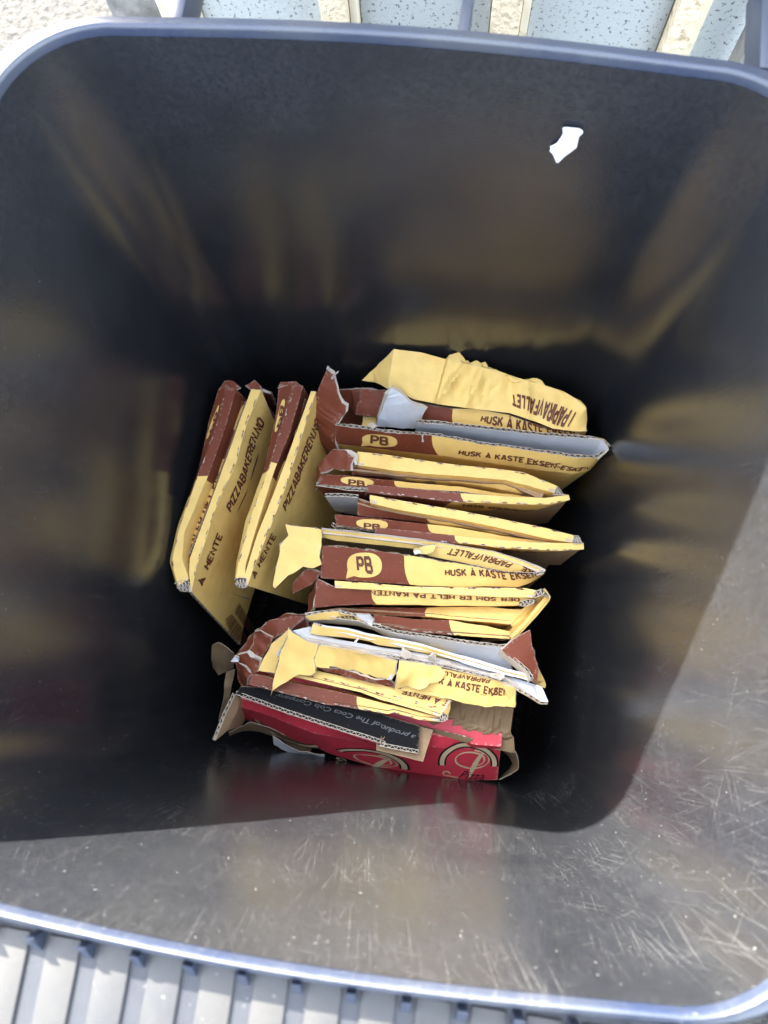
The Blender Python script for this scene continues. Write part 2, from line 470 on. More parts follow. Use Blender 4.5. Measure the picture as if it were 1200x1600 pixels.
def stroke(surf, k, quad, pts, wd, m, parent, name='print_line', lift=0.0006, taper=False):
    """curved printed stroke in the unit square of a quad"""
    pts = np.asarray(pts, float); vs = []; fs = []
    n = len(pts)
    for i in range(n):
        t = pts[min(i + 1, n - 1)] - pts[max(i - 1, 0)]; t /= max(np.linalg.norm(t), 1e-9)
        wi = wd[i] if hasattr(wd, '__len__') else wd
        nn = np.array([-t[1], t[0]]) * wi
        vs += [tuple(pts[i] + nn), tuple(pts[i] - nn)]
    for i in range(n - 1): fs.append((2 * i, 2 * i + 1, 2 * i + 3, 2 * i + 2))
    return lay(name, surf, k, quad, vs, fs, m, parent, lift)

def perforations(surf, k, tpos, parent, u0=0.05, u1=0.97, count=9, seed=0):
    """torn perforation nicks along a folded edge: joined, each is a few millimetres"""
    rnd = random.Random(seed); V = []; Fc = []; MI = []
    L = np.linalg.norm(np.diff(surf.L[k], axis=0), axis=1).sum(); Hh = max(np.linalg.norm(surf.L[k].mean(0) - surf.L[k + 1].mean(0)), 1e-4)
    for c in range(count):
        uc = u0 + (u1 - u0) * (c + 0.5) / count + rnd.uniform(-1, 1) * 0.004
        for q in range(7):
            lu = rnd.uniform(0.0012, 0.004) / L; lt = rnd.uniform(0.0003, 0.0008) / Hh
            u = uc + rnd.uniform(-0.0055, 0.0055) / L; t = tpos + rnd.uniform(-0.0012, 0.0010) / Hh
            b = len(V); h = 0.0006 + rnd.random() * 0.0006
            for du, dt in ((-1, 0), (0, -1), (1, 0.1), (0.1, 1)): V.append(surf.pos(k, u + du * lu, min(max(t + dt * lt, 0), 1), h))
            Fc.append((b, b + 1, b + 2, b + 3)); MI.append(0 if q < 3 else 1)
    return mesh_obj('perforation_nicks', V, Fc, ['raw', 'ink'], parent, MI)

# ================================================================== ground
def noisy_material(name, base, dark, scale, lo, hi, rough=0.9, bump=0.0, bscale=90, mottle=0.15):
    m, t, n, l, b = mat(name)
    co = n.new('ShaderNodeTexCoord').outputs['Object']
    c = mixc(n, l, ramp(n, l, tex(n, l, co, scale, 4, 0.65), lo, hi), base, dark)
    hs = n.new('ShaderNodeHueSaturation'); l.new(c, hs.inputs['Color'])
    l.new(mathn(n, l, 'ADD', mathn(n, l, 'MULTIPLY', tex(n, l, co, 6, 3), mottle * 2), 1 - mottle), hs.inputs['Value'])
    l.new(hs.outputs[0], b.inputs['Base Color']); b.inputs['Roughness'].default_value = rough
    if bump:
        bp = n.new('ShaderNodeBump'); bp.inputs['Strength'].default_value = bump; bp.inputs['Distance'].default_value = 0.006
        l.new(tex(n, l, co, bscale, 3), bp.inputs['Height']); l.new(bp.outputs[0], b.inputs['Normal'])
    return m
M['panel'] = noisy_material('white_painted_panel', (0.38, 0.41, 0.41), (0.07, 0.075, 0.06), 210, 0.57, 0.64, 0.75, 0.15, 160, 0.12)
M['render'] = noisy_material('rough_beige_render', (0.66, 0.56, 0.40), (0.36, 0.28, 0.17), 85, 0.56, 0.70, 0.95, 1.0, 95, 0.1)
M['lath'] = noisy_material('cream_painted_wood', (0.70, 0.63, 0.48), (0.5, 0.42, 0.3), 30, 0.55, 0.7, 0.7, 0.3, 60)
M['greywood'] = noisy_material('grey_weathered_wood', (0.20, 0.20, 0.19), (0.10, 0.10, 0.095), 25, 0.45, 0.65, 0.85, 0.4, 40)
M['earth'] = noisy_material('gravel_ground', (0.038, 0.036, 0.031), (0.012, 0.012, 0.010), 55, 0.48, 0.6, 0.95, 1.0, 60)

def boxv(x0, x1, y0, y1, z0, z1, bv=0.0):
    bm = bmesh.new(); bmesh.ops.create_cube(bm, size=1)
    for v in bm.verts: v.co = ((x0 + x1) / 2 + v.co.x * (x1 - x0), (y0 + y1) / 2 + v.co.y * (y1 - y0), (z0 + z1) / 2 + v.co.z * (z1 - z0))
    if bv: bmesh.ops.bevel(bm, geom=bm.edges[:], offset=bv, segments=2, affect='EDGES', profile=0.6)
    bm.verts.index_update()
    r = [tuple(v.co) for v in bm.verts], [tuple(v.index for v in f.verts) for f in bm.faces]
    bm.free(); return r

g = mesh_obj('ground', [(-40, -40, 0), (40, -40, 0), (40, 40, 0), (-40, 40, 0)], [(0, 1, 2, 3)], 'earth'); g['kind'] = 'structure'

# low wall behind the bin: painted panels between upright rough battens
YW = 0.70
def wall_x(u, v):
    d = R @ np.array([(u - 600) / F, -(v - 800) / F, -1.0]); return (CAM + d * (YW / d[1]))[0]
WX = -0.455
wall = thing('panelled_wall', 'low wall of speckled white panels with rough beige upright strips behind the bin', 'wall', (0, YW, 0))
v, f = boxv(WX, 2.2, YW + 0.012, YW + 0.07, 0, 1.268); mesh_obj('wall_core', v, f, 'greywood', wall)
v, f = boxv(-0.60, 2.25, YW - 0.012, YW + 0.075, 1.271, 1.366, 0.004); mesh_obj('shadow_rail', v, f, 'lath', wall)  # unseen overhanging rail, added and sized to throw the shadow edge inside the bin
xs = [(wall_x(505, 0), wall_x(548, 0), 'render'), (wall_x(770, 0), wall_x(817, 0), 'render'), (wall_x(1056, 0), wall_x(1094, 0), 'render')]
step = xs[1][0] - xs[0][0]
allb = [(xs[0][0] - step * k, xs[0][1] - step * k, 'render') for k in range(1, 0, -1)] + xs + [(xs[2][0] + step * k, xs[2][1] + step * k, 'render') for k in range(1, 10)]
for i, (a, b, m) in enumerate(allb):
    if a < WX or a > 2.2: continue
    v, f = boxv(a, b, YW - 0.022, YW + 0.010, 0.01, 1.268, 0.002); mesh_obj('batten', v, f, m, wall)
    v, f = boxv(b + 0.0006, b + 0.009, YW - 0.014, YW + 0.010, 0.01, 1.268, 0.001); mesh_obj('lath', v, f, 'lath', wall)
    if i + 1 < len(allb):
        c = allb[i + 1][0]
        if c > 2.2: continue
        v, f = boxv(b + 0.010, c - 0.001, YW, YW + 0.011, 0.01, 1.268, 0.001); mesh_obj('panel', v, f, 'panel', wall)
post = thing('wooden_post', 'grey weathered upright post beside the wall at upper right', 'post', (0, 0, 0))
xa, xb = wall_x(1168, 0), wall_x(1192, 0)
v, f = boxv(xa, xb, YW - 0.06, YW - 0.024, 0, 1.25, 0.004); mesh_obj('post_shaft', v, f, 'greywood', post)
v, f = boxv(xa - 0.004, xb + 0.004, YW - 0.064, YW - 0.0235, 1.252, 1.26, 0.002); mesh_obj('post_cap', v, f, 'greywood', post)

# ================================================================== the bin
def plastic(name, base, rough, scratch, bleach=None, dust=0.3):
    m, t, n, l, b = mat(name)
    uv = n.new('ShaderNodeUVMap').outputs[0]
    co = n.new('ShaderNodeTexCoord').outputs['Object']
    masks = []
    for i, (rot, sx, sy, lo, hi) in enumerate(((1.50, 7, 1500, 0.66, 0.72), (1.68, 9, 1700, 0.66, 0.72), (1.20, 11, 1700, 0.67, 0.73), (0.3, 14, 1700, 0.69, 0.75), (-0.6, 14, 1700, 0.69, 0.75))):
        mp = n.new('ShaderNodeMapping'); mp.inputs['Rotation'].default_value[2] = rot
        l.new(uv, mp.inputs[0])
        mp2 = n.new('ShaderNodeMapping'); mp2.inputs['Scale'].default_value = (sx, sy, 1); mp2.inputs['Location'].default_value = (i * 3.7, i * 1.3, 0)
        l.new(mp.outputs[0], mp2.inputs[0])
        masks.append(ramp(n, l, tex(n, l, mp2.outputs[0], 1.0, 1, 0.5), lo, hi))
    sc = masks[0]
    for q in masks[1:]: sc = mathn(n, l, 'MAXIMUM', sc, q)
    sc = mathn(n, l, 'MULTIPLY', sc, ramp(n, l, tex(n, l, co, 9, 4, 0.65), 0.40, 0.64), clamp=True)
    sy_ = n.new('ShaderNodeSeparateXYZ'); l.new(co, sy_.inputs[0])          # scratches and specks strengthened toward the sunlit front to imitate their glints
    sc = mathn(n, l, 'MULTIPLY', sc, ramp(n, l, mathn(n, l, 'ADD', sy_.outputs[1], mathn(n, l, 'MULTIPLY', sy_.outputs[0], -0.25)), 0.20, -0.22), clamp=True)
    sc = mathn(n, l, 'ADD', mathn(n, l, 'MULTIPLY', sc, 0.85), 0.0, clamp=True)
    specks = ramp(n, l, tex(n, l, co, 420, 2, 0.5), 0.735, 0.76)
    haze = mathn(n, l, 'MULTIPLY', ramp(n, l, tex(n, l, co, 14, 4, 0.6), 0.2, 0.8), ramp(n, l, tex(n, l, co, 260, 3, 0.7), 0.3, 0.7))
    col = mixc(n, l, mathn(n, l, 'MULTIPLY', haze, dust), base, tuple(min(1, c * 2.2 + 0.012) for c in base))
    if bleach:
        bl = ramp(n, l, tex(n, l, co, 9, 4, 0.6), 0.40, 0.66)
        col = mixc(n, l, bl, col, bleach)
    col = mixc(n, l, mathn(n, l, 'MULTIPLY', sc, scratch, clamp=True), col, (0.30, 0.29, 0.27))
    col = mixc(n, l, mathn(n, l, 'MULTIPLY', mathn(n, l, 'MULTIPLY', specks, ramp(n, l, sy_.outputs[1], 0.22, -0.2)), 0.6), col, (0.42, 0.41, 0.38))
    l.new(col, b.inputs['Base Color'])
    rr = mathn(n, l, 'ADD', mathn(n, l, 'MULTIPLY', haze, 0.10), mathn(n, l, 'MULTIPLY', sc, 0.10))
    l.new(mathn(n, l, 'ADD', rr, rough), b.inputs['Roughness'])
    b.inputs['IOR'].default_value = 1.5; b.inputs['Specular IOR Level'].default_value = 0.75
    bp = n.new('ShaderNodeBump'); bp.inputs['Strength'].default_value = 0.35; bp.inputs['Distance'].default_value = 0.0006
    h = mathn(n, l, 'ADD', mathn(n, l, 'MULTIPLY', tex(n, l, co, 520, 2, 0.6), 0.5), mathn(n, l, 'MULTIPLY', sc, 0.3))
    h = mathn(n, l, 'ADD', h, mathn(n, l, 'MULTIPLY', tex(n, l, co, 12, 3), 1.5))
    l.new(h, bp.inputs['Height']); l.new(bp.outputs[0], b.inputs['Normal'])
    return m
M['plastic'] = plastic('dark_bin_plastic', (0.0120, 0.0131, 0.0155), 0.185, 0.24, dust=0.6)
M['rimplastic'] = plastic('sun_bleached_blue_plastic', (0.012, 0.019, 0.042), 0.40, 0.25, (0.034, 0.040, 0.054))
M['lipplastic'] = plastic('worn_lip_plastic', (0.017, 0.0175, 0.0175), 0.55, 0.0, (0.034, 0.032, 0.027))
M['lipdark'] = plastic('shaded_lip_plastic', (0.011, 0.0125, 0.016), 0.55, 0.0, (0.019, 0.0205, 0.024))  # darker copy of the lip colour, painting shade between the teeth
M['ribplastic'] = plastic('blue_rib_plastic', (0.012, 0.019, 0.042), 0.36, 0.0, (0.030, 0.037, 0.055))

X0, X1, Y0, Y1 = -0.341, 0.222, -0.150, 0.411
def rrect(x0, x1, y0, y1, r, z, nc=14, ns=18, bulge=0.0):
    out = []
    cs = [(x1 - r, y1 - r, 0), (x0 + r, y1 - r, 90), (x0 + r, y0 + r, 180), (x1 - r, y0 + r, 270)]
    for q in range(4):
        cx, cy, a0 = cs[q]
        for i in range(nc + 1):
            a = math.radians(a0 + 90 * i / nc); out.append((cx + r * math.cos(a), cy + r * math.sin(a), z))
        nx = cs[(q + 1) % 4]; a = math.radians(a0 + 90)
        p = np.array(out[-1]); e = np.array((nx[0] + r * math.cos(a), nx[1] + r * math.sin(a), z))
        for i in range(1, ns):
            w_ = bulge * math.sin(math.pi * i / ns)
            out.append(tuple(p + (e - p) * i / ns + np.array((math.cos(a), math.sin(a), 0)) * w_))
    return out

def rings(name, rs, mats, parent, smooth=50, cap_last=False):
    n = len(rs[0]); V = [p for r in rs for p in r]; Fc = []
    # uv: metres round the wall, metres down
    UVr = []
    ref = rs[0]; s = [0.0]
    for i in range(n): s.append(s[-1] + math.dist(ref[i], ref[(i + 1) % n]))
    d = 0.0
    for k, r in enumerate(rs):
        if k: d += math.dist(r[20], rs[k - 1][20])
        for i in range(n): UVr.append((s[i], d))
    for k in range(len(rs) - 1):
        for i in range(n):
            a, b = k * n + i, k * n + (i + 1) % n
            Fc.append((a, b, b + n, a + n))
    if cap_last: Fc.append(tuple((len(rs) - 1) * n + i for i in range(n)))
    return mesh_obj(name, V, Fc, mats, parent, None, smooth, UVr)

bn = thing('waste_bin', 'open dark blue plastic wheelie bin with scratched inside walls', 'bin', (-0.06, 0.13, 0))
def wall_ring(z, out=0.0):
    """inner wall section at a height (out: metres outside of it)"""
    k = min(max((1.0 - z) / 0.46, 0), 1.9)
    x0 = X0 + 0.022 * k; x1 = X1 - 0.024 * k; y0 = Y0 + 0.0177 * k; y1 = Y1 - 0.022 * k
    return rrect(x0 - out, x1 + out, y0 - out, y1 + out, 0.078 - 0.026 * min(k, 1.2) + out, z, bulge=max(0.009 - 0.009 * k, 0.001))
lev = [0.990, 0.975, 0.94, 0.88, 0.80, 0.72, 0.64, 0.56, 0.48, 0.40, 0.32, 0.24, 0.16, 0.125]
rs = [wall_ring(z) for z in lev]
rs += [rrect(X0 + 0.06, X1 - 0.06, Y0 + 0.055, Y1 - 0.06, 0.04, 0.110)]
rings('inner_wall', rs, 'plastic', bn, 60, False)
M['grime'] = noisy_material('grimy_bin_floor', (0.012, 0.011, 0.010), (0.03, 0.026, 0.02), 40, 0.5, 0.7, 0.95)
M['grime'].node_tree.nodes['Principled BSDF'].inputs['Specular IOR Level'].default_value = 0.1
rings('bin_floor', [rrect(X0 + 0.058, X1 - 0.058, Y0 + 0.053, Y1 - 0.058, 0.04, 0.1105), rrect(X0 + 0.2, X1 - 0.2, Y0 + 0.2, Y1 - 0.2, 0.03, 0.108)], 'grime', bn, 60, True)
# rim: rounded bead, flat ledge (wider at the sides), skirt, outer shell
def rim_ring(ox, oyf, oyr, z):
    r0 = 0.078 + max(ox, 0) * 0.9
    return rrect(X0 - ox, X1 + ox, Y0 - oyf, Y1 + oyr, r0, z, bulge=0.009)
def prof(t, z): return rim_ring(t, t, t, z)
rs = [prof(-0.0002, 0.989), prof(0.0002, 0.9950), prof(0.0009, 0.9978), prof(0.0020, 0.9986), prof(0.0032, 0.9976), prof(0.0040, 0.9950), prof(0.0048, 0.9925),
      rim_ring(0.030, 0.0060, 0.0145, 0.9915), rim_ring(0.034, 0.0078, 0.0165, 0.9895), rim_ring(0.036, 0.0082, 0.0175, 0.985), rim_ring(0.036, 0.0082, 0.0175, 0.952),
      rim_ring(0.022, 0.0080, 0.0115, 0.950)]
rings('rim', rs, 'rimplastic', bn, 55)
rings('outer_shell', [wall_ring(z, 0.0085) for z in (0.951, 0.80, 0.60, 0.40, 0.25)] + [rrect(X0 + 0.04, X1 - 0.04, Y0 + 0.05, Y1 - 0.04, 0.06, 0.03)], 'rimplastic', bn, 55, True)
# rear handle: three ribs and a bar
def rib_x(u, v):
    return P(u, v, 0.985)[0]
for x in (rib_x(728, 20), rib_x(1196, 90), rib_x(728, 20) - (rib_x(1196, 90) - rib_x(728, 20))):
    v, f = boxv(x - 0.004, x + 0.004, Y1 + 0.016, Y1 + 0.098, 0.957, 0.986, 0.0025); mesh_obj('handle_rib', v, f, 'ribplastic', bn, None, 40)
bar = []
for i in range(17):
    a = 2 * math.pi * i / 16; bar.append((math.cos(a) * 0.015, math.sin(a) * 0.015))
V = []; Fc = []
for x in (-0.30, 0.22):
    for a in range(16): V.append((x, Y1 + 0.11 + bar[a][0], 0.972 + bar[a][1]))
for a in range(16): Fc.append((a, (a + 1) % 16, 16 + (a + 1) % 16, 16 + a))
Fc += [tuple(range(16)), tuple(range(16, 32))]
mesh_obj('handle_bar', V, Fc, 'ribplastic', bn, None, 40)
# front comb lip: ledge, teeth and gusset webs
yl = Y0 - 0.009 - 0.0084
v, f = boxv(X0 + 0.02, X1 - 0.02, yl - 0.085, yl + 0.004, 0.966, 0.9755, 0.002); mesh_obj('front_lip', v, f, 'lipdark', bn)
pitch = 0.0295; x = X0 + 0.036
while x < X1 - 0.05:
    mesh_obj('comb_tooth', *boxv(x, x + 0.0185, yl - 0.083, yl - 0.002, 0.9757, 0.9778, 0.0009), 'lipplastic', bn, None, 40)
    xg = x + 0.024; zz = 0.9758
    V = [(xg - 0.0025, yl - 0.0005, zz), (xg - 0.0025, yl - 0.011, zz), (xg - 0.0025, yl - 0.0005, 0.992), (xg + 0.0025, yl - 0.0005, zz), (xg + 0.0025, yl - 0.011, zz), (xg + 0.0025, yl - 0.0005, 0.992)]
    mesh_obj('gusset', V, [(0, 1, 2), (5, 4, 3), (0, 3, 4, 1), (1, 4, 5, 2), (2, 5, 3, 0)], 'ribplastic', bn)
    x += pitch

# torn scrap of white label on the rear wall
def rear_pt(u, v):
    d = R @ np.array([(u - 600) / F, -(v - 800) / F, -1.0])
    t = 0.5
    for _ in range(30):
        p = CAM + d * t; k = (1.0 - p[2]) / 0.46; yt = Y1 - 0.022 * k + 0.003
        t += (yt - p[1]) / d[1]
    return CAM + d * t
sp = [(879.5, 197), (884, 195.5), (905, 196.5), (910.5, 199), (911, 203), (905, 210), (901, 228), (882, 243), (873, 252), (869.5, 252), (864, 239), (859, 234), (861, 231), (859.5, 227.5), (870, 222), (876, 214), (880, 206)]
V = [rear_pt(*p) - np.array([0, 0.0012 + 0.0012 * max(0, (p[0] - 885) / 26.0) ** 2 + 0.0008 * max(0, (235 - 14 - p[1]) / 25.0) ** 2, 0]) for p in sp]; n = len(V)
V2 = [p + np.array([0, 0.0004, 0]) for p in V]
Fc = [tuple(range(n)), tuple(n + i for i in reversed(range(n)))] + [(i, (i + 1) % n, n + (i + 1) % n, n + i) for i in range(n)]
o = mesh_obj('paper_scrap', V + V2, Fc, 'white')
o['label'] = 'torn white paper scrap stuck high on the rear inner wall of the bin'; o['category'] = 'paper scrap'

# ================================================================== the folded pizza boxes
GRP = 'folded yellow and brown pizza boxes standing in the bin'
def pizza_box(label, px, z=0.31):
    return thing('folded_pizza_box', label, 'pizza box', tuple(P(px[0], px[1], z)), GRP)

def crushed_fluting(parent, sa, sb, z, n=4, depth=0.012):
    """squashed open end of corrugated card: a wavy liner folded to and fro over a dark sheet that stands in for the shade inside"""
    A_ = resample(ln(sa, z), n * 4 + 1); B_ = resample(ln(sb, z), n * 4 + 1)
    V = []; Fc = []; m = n * 4 + 1
    for wv, ph in ((0.0, 0.0),):
        b = len(V)
        for i in range(m):
            fr = 0.5 + 0.48 * math.sin(i * math.pi / 2 * 0.97 + ph + 0.6 * math.sin(i * 1.7)); p = A_[i] * (1 - fr) + B_[i] * fr
            t = A_[min(i + 1, m - 1)] - A_[max(i - 1, 0)]; t = t / np.linalg.norm(t) * 0.0004
            for q in (p + t, p - t, p + t - np.array([0, 0, depth]), p - t - np.array([0, 0, depth])): V.append(q + np.array([0, 0, 0.001 * wv]))
        for i in range(m - 1):
            x0 = b + 4 * i
            for c1, c2 in ((0, 1), (1, 3), (2, 0)): Fc.append((x0 + c1, x0 + c2, x0 + 4 + c2, x0 + 4 + c1))
    for L_ in (A_, B_):
        b = len(V)
        for p in L_: V += [p + np.array([0, 0, 0.0004]), p + np.array([0.0007, -0.0005, 0.0004]), p - np.array([0, 0, depth])]
        for i in range(m - 1):
            x0 = b + 3 * i; Fc += [(x0, x0 + 1, x0 + 4, x0 + 3), (x0 + 1, x0 + 2, x0 + 5, x0 + 4)]
    o = mesh_obj('crushed_fluting', V, Fc, 'raw', parent)
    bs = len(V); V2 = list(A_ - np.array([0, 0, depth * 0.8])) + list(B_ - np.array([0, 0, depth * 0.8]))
    mesh_obj('fluting_shade_sheet', V2, [(i, i + 1, m + i + 1, m + i) for i in range(m - 1)], 'flute_shade', o)
    return o

# ---- A: leftmost of the two boxes that stand along the left wall
A = pizza_box('leftmost yellow folded box, leaning on the left wall with website print on its side', (345, 860))
a0 = ln('z:125,1238 85,1105 130,915 245,600 300,340 350,172', 0.545); a1 = ln('z:132,1236 97,1108 140,915 250,608 355,330 392,150', 0.55)
a2 = ln('z:190,1200 155,1090 165,950 290,655 375,420 450,168', 0.55)
S = Surf([drop(a0, 0.20, 0.035, 0.0), a0, a1, a2, drop(a2, 0.20, 0.030, 0)], 44, seed=1)
p = sheet('leaf_panel', S, A, split=[-1, -1, -1, -1], rows=3)
# brown is at the far end: mark it on the far side
def far_brown(o, frac_by_seg):
    me = o.data; at = me.attributes['split']; uvl = me.uv_layers[0].data
    vals = [0.0] * len(me.polygons); at.data.foreach_get('value', vals)
    for pl in me.polygons:
        if pl.material_index != 0: continue
        u = sum(uvl[i].uv[0] for i in pl.loop_indices) / pl.loop_total; k = int(sum(uvl[i].uv[1] for i in pl.loop_indices) / pl.loop_total)
        if k < len(frac_by_seg) and frac_by_seg[k] is not None and u > frac_by_seg[k]: vals[pl.index] = 2.0
    at.data.foreach_set('value', vals)
far_brown(p, [0.45, 0.45, 0.535, 0.5])
bubble(S, 1, 'z:286,440 345,250 362,255 303,440', p, 'PB', 'z:300,405 342,290 352,292 312,405', tail=False)
perforations(S, 2, 0.04, p, count=9, seed=3)
# inner flap with print
b0_ = ln('z:176,1060 245,860 352,560 440,330 470,230', 0.525); b1_ = ln('z:200,1080 300,835 405,540 480,330 515,235', 0.535)
S2 = Surf([drop(b0_, 0.10, 0.01), b0_, b1_, drop(b1_, 0.1, 0.01)], 40, seed=2)
q = sheet('inner_flap', S2, A, rows=2, fluted=()); far_brown(q, [0.62, 0.62, 0.62])
text(S2, 1, 'RINGEN ER DET ENE', 'z:205,1080 372,612 342,600 178,1062', 'ink', q)
bubble(S2, 1, 'z:430,390 480,250 500,260 452,392', q, None, tail=False)
# right leaf: strip, printed face
c1 = ln('z:192,1165 197,1085 292,830 400,532 470,335 531,166', 0.55); c2 = ln('z:205,1270 237,1125 342,800 448,570 505,350 586,172', 0.55)
nb = P(375, 1007, 0.335) - P(297.5, 929.6, 0.55)
fb = c2 + np.array([nb[0], nb[1] + 0.0, -0.215])
fb[0] = P(375, 1007, 0.335)
S3 = Surf([drop(c1, 0.2, 0.02), c1, c2, fb], 44, seed=4, amp=0.0006)
r = sheet('leaf_panel', S3, A, rows=4, fluted=('u0',)); far_brown(r, [0.5, 2, 2, 2])
perforations(S3, 1, 0.93, r, count=11, seed=5)
text(S3, 2, 'PIZZABAKEREN.NO', 'z:414,838 600,350 568,312 392,806', 'ink', r)
text(S3, 2, 'HENTE', 'z:292,1152 374,958 346,946 270,1130', 'ink', r)
text(S3, 2, 'Å', 'z:262,1240 284,1192 258,1180 238,1226', 'ink', r)
bars(S3, 2, 'z:388,1420 480,1560 515,1520 425,1388', r); bars(S3, 2, 'z:437,1382 530,1510 548,1462 462,1328', r, 22)
stroke(S3, 2, 'z:450,830 470,830 570,525 550,525', [(0.2, 0.02), (0.45, 0.35), (0.5, 0.7), (0.75, 0.98)], 0.10, 'kink', r, 'print_line')
# end fluting knot of the two leaves
crushed_fluting(A, 'z:112,1222 150,1202 192,1208', 'z:140,1262 172,1265 200,1240', 0.551)
flap('brown_corner_flap', 'z:350,170 385,118 440,125 475,160 450,175 395,150', 0.548, A, split=9, amp=0.003)
flap('brown_corner_flap', 'z:500,150 545,118 580,150 590,180 530,168', 0.546, A, split=9, amp=0.003)
flap('brown_end_wall', 'z:590,175@.545 640,190@.53 660,260@.45 640,300@.40 620,240@.46', 0.5, A, split=9)

# ---- B: second of the two
B = pizza_box('yellow folded box with website print standing second from the left wall', (440, 860))
a0 = ln('z:440,1195 450,1110 500,880 605,590 660,330 680,160', 0.545); a1 = ln('z:447,1192 462,1100 527,860 630,582 705,330 768,132', 0.55)
a2 = ln('z:503,1195 497,1130 562,900 662,592 735,420 812,150', 0.55)
S = Surf([drop(a0, 0.20, 0.026, 0.0), a0, a1, a2, drop(a2, 0.20, 0.010, 0)], 44, seed=11)
p = sheet('leaf_panel', S, B, rows=3); far_brown(p, [0.5, 0.53, 0.575, 0.5])
bubble(S, 1, 'z:650,400 688,222 722,222 680,402', p, 'PB', 'z:660,375 690,255 712,258 684,378', tail=False)
perforations(S, 2, 0.05, p, count=10, seed=13)
b0_ = ln('z:520,1060 562,930 640,690 700,560 760,400 800,250', 0.525); b1_ = ln('z:540,1060 585,920 680,640 745,480 800,330 830,220', 0.53)
S2 = Surf([drop(b0_, 0.10, 0.01), b0_, b1_, drop(b1_, 0.1, 0.01)], 40, seed=12)
q = sheet('inner_flap', S2, B, rows=2); far_brown(q, [0.6, 0.60, 0.6])
text(S2, 1, 'DET ER ENTEN', 'z:543,1045 682,650 648,655 522,1035', 'ink', q)
bubble(S2, 1, 'z:745,425 795,260 822,265 772,430', q, 'PB', 'z:755,395 790,300 812,305 775,398', tail=False)
c1 = ln('z:497,1180 503,1150 562,960 642,760 747,480 856,178', 0.55); c2 = ln('z:510,1235 555,1110 645,890 725,680 790,470 882,180', 0.55)
fb = c2 + np.array([0.036, 0.004, -0.25])
S3 = Surf([drop(c1, 0.2, 0.012), c1, c2, fb], 44, seed=14, amp=0.0006)
r = sheet('leaf_panel', S3, B, rows=4, fluted=('u0',)); far_brown(r, [0.5, 2, 2, 2])
perforations(S3, 1, 0.93, r, count=11, seed=15)
text(S3, 2, 'PIZZABAKEREN.NO', 'z:714,834 905,350 880,318 698,800', 'ink', r)
text(S3, 2, 'Å HENTE', 'z:547,1202 664,960 640,946 532,1178', 'ink', r)
bars(S3, 2, 'z:525,1375 555,1450 580,1430 548,1350', r, 18); bars(S3, 2, 'z:585,1345 612,1410 636,1390 606,1318', r, 18)
crushed_fluting(B, 'z:438,1200 470,1186 507,1195', 'z:450,1238 480,1246 507,1236', 0.551)
flap('brown_corner_flap', 'z:678,160 690,130 770,124 812,150 765,135', 0.548, B, split=9, amp=0.003)

# ---- C: crumpled tray against the rear wall
Cb = pizza_box('crumpled yellow tray-shaped box against the rear wall, rearmost of the row', (760, 640))
t0 = ln('a:325,37 430,50 520,75 620,97 720,120 790,145 880,170 960,195 1010,225 1045,255 1062,285', 0.565)
t0[-1][2] = 0.55
t1 = ln('a:300,182 345,200 400,225 500,245 600,258 700,270 760,277 860,310 920,335 1000,347 1045,345', 0.545)
S = Surf([drop(t0, 0.20, 0, -0.02), drop(t0, 0.004, 0, 0.001), t0, t1], 90, amp=0.0015, freq=26, seed=21, wr=0.005)
p = sheet('crumpled_side', S, Cb, rows=9, fluted=(), th=0.0012, inner='yink', smooth=28)
text(S, 2, 'I PAPIRAVFALLET', 'a:1012,272 764,205 770,246 978,330', 'ink', p, lift=0.0016)
flap('folded_corner_flap', 'a:325,37@.564 203,155@.52 250,160@.525 302,184@.545', 0.55, Cb, amp=0.001)
u0 = ln('a:428,242 540,260 640,262 760,285 900,340 1000,350 1050,345', 0.532); u1 = ln('a:420,325 520,335 640,350 760,372 900,392 1000,385 1040,362', 0.515)
S2 = Surf([u0, u1, drop(u1, 0.2, 0, 0.02)], 50, seed=22, wr=0.0012)
q = sheet('printed_wall', S2, Cb, split=[0.19, 0.19], rows=4)
text(S2, 0, 'HUSK Å KASTE EKSEN', 'a:648,307 1005,356 1000,334 655,287', 'ink', q)
flap('brown_flap', 'a:112,192@.50 200,186@.51 290,196@.515 268,290@.49 182,282@.49 150,242@.48', 0.5, Cb, split=9)
flap('brown_flap', 'a:205,185@.52 290,195@.525 262,292@.505 180,282@.50', 0.51, Cb, split=9, amp=0.003)
flap('yellow_tab', 'a:210,288 262,292 250,330 205,325', 0.49, Cb)
flap('brown_floor_flap', 'a:110,200@.46 300,200@.47 290,340@.44 90,340@.43', 0.45, Cb, split=9)

# ---- D: upright box with grey lining showing and the print along its face
D = pizza_box('yellow box with oval logo and torn grey lining standing open at the top', (740, 720))
f0 = ln('a:105,322 180,331 260,341 340,353 470,359 560,376 700,396 800,411 900,426 1000,441 1085,447 1122,428', 0.548)
f1 = ln('a:108,392 180,400 260,410 340,420 480,436 560,446 700,466 800,481 900,496 1000,507 1060,490 1098,448', 0.512)
nb = P(873.75, 762, 0.33) - P(948, 707, 0.548)
f2 = f1 + np.array([nb[0] * 0.85, nb[1] * 0.85, -0.182])
S = Surf([f0, f1, f2], 90, seed=31, amp=0.0009)
p = sheet('printed_wall', S, D, inner='grey', split=[0.36, -1], rows=4, fluted=('first',), jag=0.003, th=0.0046)
bubble(S, 0, 'a:206,398 338,408 338,362 206,352', p, 'PB', 'a:236,388 304,396 306,366 238,358')
text(S, 0, 'HUSK Å KASTE', 'a:566,430 812,459 815,441 570,414', 'ink', p); text(S, 0, 'EKSEN-ESKEN', 'a:824,461 1052,487 1066,470 826,443', 'ink', p)
